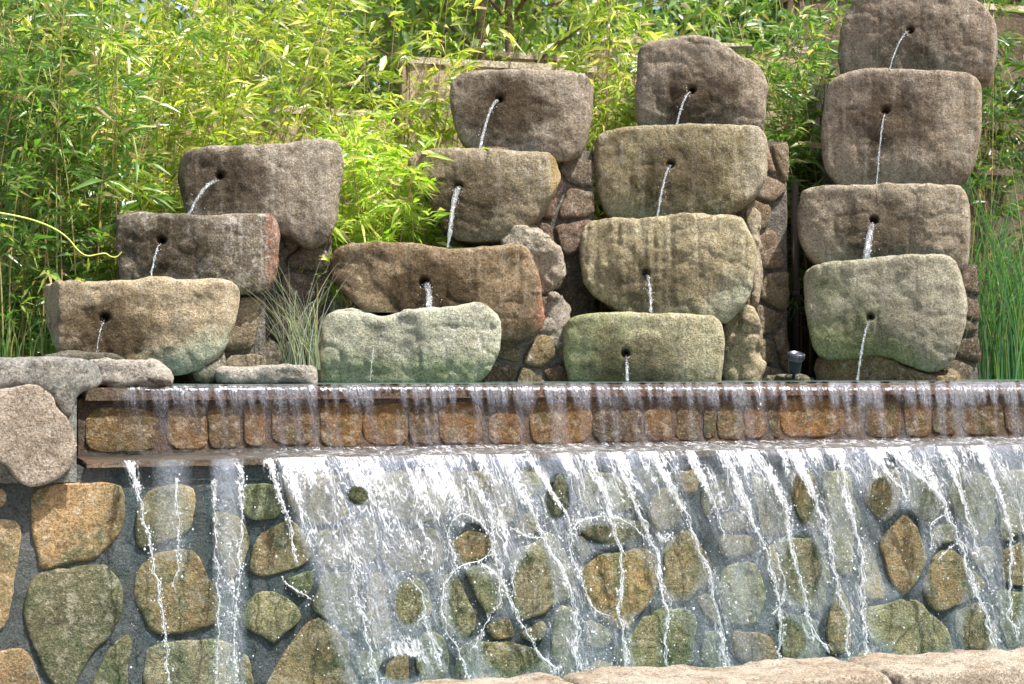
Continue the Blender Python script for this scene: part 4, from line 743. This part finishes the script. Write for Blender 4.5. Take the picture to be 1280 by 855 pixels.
prof = [(-.045, Z_LEDGE + .004), (-.065, Z_LEDGE - .012), (-.08, Z_LEDGE - .05), (-.10, Z_LEDGE - .15), (-.125, Z_LEDGE - .35), (-.155, Z_LEDGE - .65), (-.18, .16)]
sheet('water_sheet', X0, XR, prof, .011, SHEET, foam_glint_film, wf, .009, .22, 3)
def ledge_ff(px, py):
    n = np.array([mnoise.noise(Vector((a / 9., b / 3., 1.3))) for a, b in zip(px.ravel(), py.ravel())]).reshape(px.shape)
    base = np.clip((px - 150) / 250, 0.0, 1); return np.clip(base * (.42 + .5 * n), 0, 1), np.clip(.08 + .22 * base, 0, 1)  # first value paints the sparkle of sun on the ledge water
sheet('ledge_water', X0, XR, [(Y_UP - .02, Z_LEDGE + .022), (Y_UP - .08, Z_LEDGE + .012), (.2, Z_LEDGE + .008), (-.04, Z_LEDGE + .006)], .012, SHEET, ledge_ff, wf, .005, 0, 5)
# strands of thicker water, each its own part
def sheetY(z):
    zs = [p[1] for p in prof][::-1]; return float(np.interp(z, zs, [p[0] for p in prof][::-1]))
def on_sheet(px, py, off=.012):
    y = -.1
    for _ in range(4): p = at(px, py, y); y = sheetY(p[2]) - off
    return Vector(at(px, py, y))
OCT = (((1, 0, 0), (-1, 0, 0), (0, 1, 0), (0, -1, 0), (0, 0, 1), (0, 0, -1)), [(0, 2, 4), (2, 1, 4), (1, 3, 4), (3, 0, 4), (2, 0, 5), (1, 2, 5), (3, 1, 5), (0, 3, 5)])
drops = MB()
for k, (L, wd) in enumerate(STR):
    L2 = []
    for (a, b), (c, e) in zip(L[:-1], L[1:]):
        n = max(2, int(math.hypot(c - a, e - b) / 3.2)); L2 += [(a + (c - a) * t / n, b + (e - b) * t / n) for t in range(n)]
    L2.append(L[-1]); A = np.array(L2)
    for _ in range(6): A[1:-1] = (A[:-2] + A[1:-1] * 2 + A[2:]) / 4
    pts = [on_sheet(a + 5 * pnoise((k * 7.7, 0, b), .05) + 2 * pnoise((k * 3.3, 5, b), .17), b + 2 * pnoise((a, k * 2.2, b), .09)) for a, b in A]; m_ = len(pts)
    wob = lambda o, a_: [p + Vector((a_ * wd * .001 * pnoise((k * 5.1 + o, i * .16, 0), 1) * 3, -.004 * o, 0)) for i, p in enumerate(pts)]
    m = MB()
    for o_ in ((0, 1, 2) if wd > 2.1 else (0, 1)):
        rd = [wd * .00085 * (.85 + 1.7 * max(0, pnoise((k * 3. + o_ * 9, i * .45, 0), 1)) ** 1.0) * (.3 if i in (0, m_ - 1) else 1) * (1.25 - .4 * o_) for i in range(m_)]
        m.tube(wob(o_, (.6, 2.6, 3.4)[o_]), rd, 6)
    rad = [wd * .0007 * (.2 + 2.6 * abs(pnoise((k * 3., i * .42, 0), 1))) * (1.0 if 0 < i < m_ - 1 else .3) for i in range(m_)]
    o = link('water_strand', mesh('water_strand', m.V, m.F), STRAND); W(o, wf)
    for p in pts:
        for _ in range(2 if wd > 1.2 else 1):
            if random.random() < .75:
                q = p + Vector((random.gauss(0, .006 + .0022 * wd), -abs(random.gauss(0, .012)), random.gauss(0, .012))); s = abs(random.gauss(0, .0022)) + .0011
                sz = random.uniform(1, 1.7); drops.add([q + Vector((v[0] * s, v[1] * s, v[2] * s * sz)) for v in OCT[0]], OCT[1])
for _ in range(1200):
    px = random.uniform(160, 1300); py = random.uniform(575, 850)
    if px < 340 and random.random() < .55: continue
    q = on_sheet(px, py, random.uniform(.0, .08)); s = abs(random.gauss(0, .0018)) + .0009
    drops.add([q + Vector((v[0] * s, v[1] * s, v[2] * s * 1.3)) for v in OCT[0]], OCT[1])
o = drops.build('droplets', DROP); tag(W(o, wf), kind='stuff')
# thin film over the upper wall
uf = empty('water_film', ((XL + XR) / 2, .4, Z_LEDGE), 'thin glassy film of water sliding over the pond lip and down the rust brown wall', 'waterfall')
def up_ff(px, py):
    n = np.array([mnoise.noise(Vector(((a - (b - 484) * .12) / 9., b / 70., 7.3))) for a, b in zip(px.ravel(), py.ravel())]).reshape(px.shape)
    n2 = np.array([mnoise.noise(Vector((a / 2.6, b / 3.5, 2.3))) for a, b in zip(px.ravel(), py.ravel())]).reshape(px.shape)
    on = np.clip((px - 135) / 40, 0, 1)
    film = on * np.clip(.42 + 1.3 * n, .05, 1) * (1 - .72 * np.clip((py - 494) / 14, 0, 1)); film = np.maximum(film, on * np.clip(1 - (py - 484) / 18, 0, 1) * (.6 + n) * np.clip(1.1 - (px - 150) / 900, .35, 1))  # denser band under the lip carries the painted lilac reflection
    foam_glint = on * np.clip(1.25 - np.abs(py - 485.5 - 1.5 * n2) / 3.2, 0, 1) * (.78 + .4 * n2)  # white line painted for the glitter along the lip
    for x_, t in ((950, 1), (979, .6), (1128, .8), (1152, .6), (1063, .6), (600, .3), (812, .4)):
        foam_glint = np.maximum(foam_glint, t * .75 * np.exp(-((px - x_ - 2 * np.sin(py / 6) + (py - 490) * .08) / 1.8) ** 2) * (.7 + n2))
    return np.clip(foam_glint, 0, 1), np.clip(film, 0, 1)
sheet('lip_film', Xat(112, .42), XR, [(.62, Z_POND + .002), (.48, Z_POND + .002), (.435, Z_POND - .006), (.425, Z_POND - .03), (.425, Z_POND - .1), (.42, Z_LEDGE + .01)], .011, SHEET2, up_ff, uf, .003, .05, 9)

# ================================================================== PLANTS
def leaves(name, base, dirs, L, Wd, cols, mat, parent, curl=.25):
    """one mesh of many folded lance leaves; base, dirs Nx3; L, Wd N; cols Nx3"""
    n = len(base); d = dirs / np.linalg.norm(dirs, axis=1, keepdims=True); r = rng.normal(size=(n, 3)); r[:, 2] *= .4
    s = np.cross(d, r); s /= np.linalg.norm(s, axis=1, keepdims=True) + 1e-9; u = np.cross(s, d); u *= np.sign(u[:, 2:3] + 1e-9)
    L = L[:, None]; Wd = Wd[:, None]; dn = np.array([[0, 0, -1.]])
    v0 = base; v1 = base + d * L * .35 + s * Wd * .5 + u * L * .03; v2 = base + d * L * .38 - u * Wd * .16 + u * L * .03; v3 = base + d * L * .35 - s * Wd * .5 + u * L * .03; v4 = base + d * L + dn * L * curl
    V = np.stack([v0, v1, v2, v3, v4], 1).reshape(-1, 3); F = np.array([[0, 2, 1], [0, 3, 2], [1, 2, 4], [2, 3, 4]]); Q = (F[None] + (np.arange(n) * 5)[:, None, None]).reshape(-1, 3)
    me = mesh(name, V, Q); c = np.concatenate([cols, np.ones((n, 1))], 1).repeat(5, 0); set_attr(me, 'tint', c, 'FLOAT_COLOR'); o = link(name, me, mat, parent); return o
def palette(n, kind):
    g1, g2, y, t = {'bright': ((.17, .30, .03), (.38, .46, .06), (.70, .66, .22), (.60, .48, .30)), 'bush': ((.26, .44, .05), (.42, .56, .08), (.72, .74, .24), (.62, .52, .3)),
                    'mid': ((.08, .19, .035), (.17, .30, .06), (.36, .42, .12), (.48, .38, .22)),
                    'dark': ((.05, .12, .025), (.08, .17, .03), (.16, .22, .05), (.3, .24, .12)), 'reed': ((.05, .16, .06), (.10, .26, .09), (.2, .36, .14), (.4, .36, .2)), 'grey': ((.22, .27, .22), (.32, .36, .30), (.5, .5, .42), (.5, .42, .28)), 'far': ((.12, .22, .05), (.20, .30, .07), (.35, .40, .12), (.3, .3, .15))}[kind]
    u = rng.random(n); a = rng.random((n, 1)); c = np.array(g1) * (1 - a) + np.array(g2) * a
    c = np.where((u > .74)[:, None], np.array(y) * (.8 + .3 * a), c); c = np.where((u > .92)[:, None], np.array(t) * (.7 + .5 * a), c); return c * rng.uniform(.8, 1.15, (n, 1))
CANE = plain('cane', (0.30, 0.27, 0.09), .5, 0, 40, .3, .1); CANEB = plain('cane_brown', (0.26, 0.17, 0.08), .6, 0, 40, .3, .1)
def bamboo(name, label, pxr, Yr, ncane, ztop, kind, leafdens, zlow, seed, lenr=(.05, .14), spread=.22, lean=(0, 0), group='bamboo clumps behind the troughs', singles=40, zbase=1.45, cat='bamboo', canem=None, prune=None):
    r = random.Random(seed); Ym = sum(Yr) / 2; root = empty(name, (Xat(sum(pxr) / 2, Ym), Ym, zbase), label, cat, group); rx, ry, rz = root.location
    B = []; D = []; inv = Vector(root.location)
    for c in range(ncane):
        y = r.uniform(*Yr); x = Xat(r.uniform(*pxr), y); H = (ztop - zbase) * r.uniform(.72, 1.12); lx, ly = r.gauss(lean[0], .10), r.gauss(lean[1], .10) - .02; pts = []
        n = 12; ph = r.uniform(0, 6)
        for i in range(n + 1):
            t = i / n; pts.append(Vector((x + lx * H * t * t + .012 * math.sin(ph + 5 * t), y + ly * H * t * t, zbase + H * t)) - inv)
        m = MB(); m.tube(pts, [(.0052 * (1 - .7 * i / n)) for i in range(n + 1)], 5)
        m.build('cane', (canem or (CANE if r.random() < .55 else CANEB)), root)
        z = zlow + r.uniform(0, .1)
        while z < zbase + H:
            t = (z - zbase) / H; f = t * n; i = min(int(f), n - 1); p = pts[i].lerp(pts[i + 1], f - i); nb = r.choice((0, 0, 1, 1, 2, 2))
            for _ in range(nb):
                a = r.uniform(0, 2 * math.pi); e = r.uniform(-.1, .9); bl = spread * r.uniform(.35, 1.15); dv = Vector((math.cos(a) * math.cos(e), math.sin(a) * math.cos(e), math.sin(e)))
                tip = p + dv * bl; tip.z -= bl * .25
                for q in range(int(leafdens * r.uniform(.9, 2.4)) + 1):
                    s = r.random() ** .38; bp = p.lerp(tip, s); 
                    ld = (dv + Vector((r.gauss(0, .55), r.gauss(0, .55), r.gauss(-.18, .42)))); B.append(bp + Vector((r.gauss(0, .01), r.gauss(0, .01), r.gauss(0, .01)))); D.append(ld)
            z += r.uniform(.05, .12)
    B = np.array(B); D = np.array(D)
    if prune is not None:
        k = prune(B + np.array(inv)); B = B[k]; D = D[k]
    n = len(B); L = rng.uniform(*lenr, n) * rng.choice([1, 1, .7, 1.25], n); cols = palette(n, kind)
    k = singles; o = leaves('foliage', B[k:], D[k:], L[k:], L[k:] * rng.uniform(.12, .19, n - k), cols[k:], LEAF, root); tag(o, kind='stuff')
    if k:   # a few of the leaves in front as leaves of their own
        order = np.argsort(B[:, 1])[:k * 3][::3]
        for j in order[:k]:
            leaves('leaf', B[j:j + 1] + np.array([[0, -.015, 0]]), D[j:j + 1], L[j:j + 1] * 1.15, L[j:j + 1] * .17, cols[j:j + 1], LEAF, root)
    return root
Ztop = 3.7
bamboo('bamboo', 'dense shady bamboo with thin brown canes at the far left edge', (-90, 110), (1.5, 2.3), 34, Ztop, 'mid', 6, 1.5, 1, singles=60)
bamboo('bamboo', 'tall thick bamboo with yellow green leaves left of the left stack', (70, 215), (1.75, 2.4), 20, Ztop, 'bright', 7, 1.62, 2, singles=40)
bamboo('bamboo', 'mid green bamboo just behind the lowest left trough, its canes showing low down', (20, 160), (1.55, 1.8), 20, 3.3, 'mid', 6, 1.56, 14, singles=60)
bamboo('bamboo', 'sunlit feathery bamboo leaning over the top of the left stack', (190, 340), (2.0, 3.0), 22, Ztop, 'bright', 7, 2.25, 3, lean=(.05, 0), singles=50)
bamboo('bamboo', 'airy pale bamboo in front of the lower ochre wall', (330, 490), (2.4, 3.1), 20, Ztop, 'bright', 6, 2.15, 4, singles=40)
bamboo('bamboo', 'bushy bright bamboo spilling down between the left and middle left stacks', (414, 532), (1.6, 2.1), 38, 2.74, 'bush', 9, 1.88, 5, spread=.19, singles=90, lenr=(.07, .12))
bamboo('bamboo', 'open bamboo sprays standing in front of the ochre wall', (496, 566), (2.3, 2.9), 13, 3.7, 'bright', 6, 2.0, 6, spread=.2, singles=30)
bamboo('bamboo', 'thin bamboo in front of the tree trunks above the squarish trough', (560, 730), (3.4, 3.6), 7, 4.0, 'bright', 5, 2.75, 7, singles=20)
bamboo('bamboo', 'slim leafy bamboo between the middle left and third stacks', (738, 800), (2.1, 2.6), 20, Ztop, 'bright', 7, 1.9, 8, spread=.2, singles=50)
bamboo('bamboo', 'narrow low bamboo shoots hugging the pier between the middle stacks', (728, 744), (1.8, 2.0), 4, 2.35, 'mid', 4, 1.7, 9, spread=.10, singles=10)
bamboo('bamboo', 'shaded green bamboo in the gap between the third and right stacks', (946, 1056), (2.1, 2.7), 36, 3.6, 'mid', 7, 1.85, 10, spread=.22, singles=50)
bamboo('bamboo', 'dark bamboo behind the reeds at the right edge', (1212, 1330), (2.2, 2.9), 34, 3.7, 'dark', 7, 1.75, 11, singles=40)
bamboo('bamboo', 'mass of bamboo above the third stack at the top of the picture', (800, 1050), (3.9, 5.0), 24, 4.3, 'mid', 6, 2.9, 12, singles=20)
bamboo('bamboo', 'distant sunny bamboo behind the lower ochre wall', (180, 560), (3.7, 5.0), 34, 4.4, 'bright', 6, 2.4, 13, lenr=(.07, .12), singles=20)

# blades: reeds and grass tufts
def blades(name, label, cat, pos, n, H, spread, kind, wid, seed, droop=.5, lean=(0, 0), seg=7, singles=40, base_r=.08, stiff=1.0, group=None):
    r = random.Random(seed); root = empty(name, pos, label, cat, group); c = palette(n, kind); allV = []; allF = []; allC = []
    for b in range(n):
        a = r.uniform(0, 2 * math.pi); br = base_r * math.sqrt(r.random()); x, y = br * math.cos(a) * 1.3, br * math.sin(a) * .8; h = H * r.uniform(.45, 1.1); la = r.uniform(0, 2 * math.pi); lm = spread * r.uniform(.1, 1.1)
        lx, ly = lm * math.cos(la) + lean[0], lm * math.sin(la) * .6 + lean[1]; V = []; F = []; dr = droop * r.random() ** 2
        for i in range(seg + 1):
            t = i / seg; p = Vector((x + lx * h * t ** 1.7, y + ly * h * t ** 1.7, h * (t - dr * t ** 3))); w_ = wid * (1 - t ** 2 * .95) * r.uniform(.95, 1.05); s = Vector((math.sin(la + 1.2), -math.cos(la + 1.2), 0)) * w_
            if abs(s.x) < w_ * .3: s.x = w_ * .5
            V += [p - s, p + Vector((0, w_ * .4, 0)), p + s]
        for i in range(seg): F += [[3 * i, 3 * i + 1, 3 * i + 4, 3 * i + 3], [3 * i + 1, 3 * i + 2, 3 * i + 5, 3 * i + 4]]
        if b < singles:
            me = mesh('blade', V, F); set_attr(me, 'tint', np.array([[*c[b], 1]] * len(V)), 'FLOAT_COLOR'); link('blade', me, LEAF, root)
        else: k = len(allV); allV += V; allF += [[q + k for q in f] for f in F]; allC += [[*c[b], 1]] * len(V)
    if allV: me = mesh('blades', allV, allF); set_attr(me, 'tint', np.array(allC), 'FLOAT_COLOR'); tag(link('blades', me, LEAF, root), kind='stuff')
    return root
gp = atz(368, 0, 1.5); 
def P3(px, py, Y): return tuple(at(px, py, Y))
blades('grass_tuft', 'grey green tuft of wiry grass between the left stack and the pale green trough', 'grass', P3(378, 462, 1.12), 100, .64, .7, 'grey', .0022, 1, .8, lean=(-.20, -.05), singles=60, base_r=.075)
blades('reeds', 'tall bright green reeds right of the tall pale green trough', 'reeds', P3(1250, 476, 1.45), 260, 1.4, .50, 'reed', .0046, 2, 1.0, lean=(-.03, -.03), singles=90, base_r=.22, group='reeds at the right edge')
blades('reeds', 'outer clump of reeds cut by the right edge of the photo', 'reeds', P3(1320, 478, 1.5), 160, 1.4, .4, 'reed', .0048, 3, .5, singles=20, base_r=.2, group='reeds at the right edge')
blades('reeds', 'arching thin blades hanging over the rim of the rough tan trough', 'reeds', P3(1206, 240, 1.5), 16, .30, .9, 'reed', .0026, 4, .9, lean=(-.5, -.1), singles=16, base_r=.03)
blades('dry_stalks', 'dry straw coloured stalks behind the left end of the long brown trough', 'dry stalks', P3(428, 462, 1.5), 60, .45, .10, 'grey', .0028, 5, .1, singles=10, base_r=.08)
blades('grass_tuft', 'low green shoots at the foot of the bamboo left of the lowest trough', 'grass', P3(40, 446, 1.5), 60, .28, .45, 'mid', .0035, 6, .4, singles=20, base_r=.16)
# pale curling tendril
A = [(-30,262),(0,266),(36,273),(66,284),(86,298),(96,312),(108,321),(122,318),(132,316),(138,321),(146,322),(152,315)]
m = MB(); pts = [Vector(at(a, b, 1.32 - .0009 * i)) for i, (a, b) in enumerate(A)]
for _ in range(2): pts = [pts[0]] + [q for a, b in zip(pts[:-1], pts[1:]) for q in (a.lerp(b, .25), a.lerp(b, .75))] + [pts[-1]]
m.tube(pts, [.0048 * (1 - .55 * i / len(pts)) for i in range(len(pts))], 6); c0 = Vector(pts[0]); m.V = [tuple(Vector(v) - c0) for v in m.V]
o = m.build('tendril', plain('tendril_green', (.55, .60, .14), .5)); o.location = c0; tag(o, 'pale yellow green tendril curling out of the bamboo on the left', 'vine')

# ------------------------------------------------------------------ trees behind
BARK = rockmat('bark', (.42, .31, .21), (.28, .2, .14), light=(.4, .32, .25), lamt=.3, rough=.95)
def tree(label, px, Y, rt, H, crown, kind, nl, seed, lean=0, crz=(1.2, 3.2), lsz=(.10, .17), rad=1.6):
    r = random.Random(seed); x = Xat(px, Y); root = empty('tree', (x, Y, 1.45), label, 'tree', None)
    m = MB(); P = [(lean * t * H + .03 * math.sin(3 * t + seed), .05 * t, H * t) for t in [i / 10 for i in range(11)]]; m.tube(P, [rt * (1 - .55 * i / 10) for i in range(11)], 12); m.build('trunk', BARK, root)
    tips = []
    for k in range(16):
        t = r.uniform(.3, .98); p = Vector(P[int(t * 10)]); a = r.uniform(0, 6.28); l = rad * r.uniform(.5, 1.05) * (1.2 - .6 * t); q = p + Vector((math.cos(a) * l, math.sin(a) * l, l * r.uniform(.1, .7))); mid = p.lerp(q, .5) + Vector((0, 0, .12))
        b = MB(); b.tube([p, mid, q], [rt * .35, rt * .22, rt * .08], 6); b.build('limb', BARK, root); tips += [mid, q, q.lerp(mid, .5)]
    B = np.array([np.array(tips[r.randrange(len(tips))]) for _ in range(nl)]) + rng.normal(0, .27, (nl, 3)) * np.array([1.1, 1.1, .8]); D = rng.normal(0, 1, (nl, 3)); D[:, 2] -= .3
    L = rng.uniform(*lsz, nl); tag(leaves('crown', B, D, L, L * .34, palette(nl, kind), LEAF, root), kind='stuff'); return root
tree('slender brown tree trunk rising left of centre above the ochre wall', 601, 3.95, .042, 4.0, 0, 'far', 2500, 1, crz=(1, 3))
tree('second brown trunk just right of the slender one', 641, 4.0, .042, 4.0, 0, 'far', 2500, 2)
tree('leaning pale tree behind the bamboo sprays', 533, 5.4, .05, 3.6, 0, 'far', 3500, 3, lean=-.1)
for k, (px, Y, H, kd, lb_) in enumerate([(-60, 6, 3.4, 'far', 'leafy tree behind the bamboo at the far left'), (200, 7.5, 3.4, 'far', 'sunny tree behind the feathery bamboo'), (410, 8, 3.6, 'far', 'dense tree behind the airy bamboo'), (560, 9.5, 3.4, 'dark', 'dark tree filling the gap beside the slender trunk'),
        (720, 8.5, 3.6, 'far', 'bushy tree behind the slim bamboo'), (860, 8, 3.8, 'dark', 'dark green tree above the rounded top trough'), (1020, 7.5, 3.8, 'dark', 'shaded tree left of the highest trough'), (1250, 6.5, 4.0, 'dark', 'dark tree at the top right corner')]):
    tree(lb_, px, Y, .09, H, 0, kd, 5200, 10 + k, rad=1.9, lsz=(.10, .18))
hd = empty('hedge', (6, 13, 1.45), 'tall continuous hedge closing the view behind all the trees', 'hedge')
n = 30000; B = np.stack([rng.uniform(-9, 11, n), rng.uniform(-1, 1, n), rng.uniform(0, 1, n) ** .8 * 3.2 + .2 * rng.normal(size=n)], 1); B[:, 2] *= .75 + .25 * np.sin(B[:, 0] * 1.3) ; D = rng.normal(size=(n, 3)); L = rng.uniform(.14, .24, n)
tag(leaves('foliage', B, D, L, L * .38, palette(n, 'far'), LEAF, hd), kind='stuff')
for k in range(9):
    b = MB(); xx = -8.5 + 2.3 * k; b.tube([(xx, 0, 0), (xx + .2, .1, 1.2), (xx, 0, 2.6)], [.07, .05, .02], 6); b.build('stem', BARK, hd)
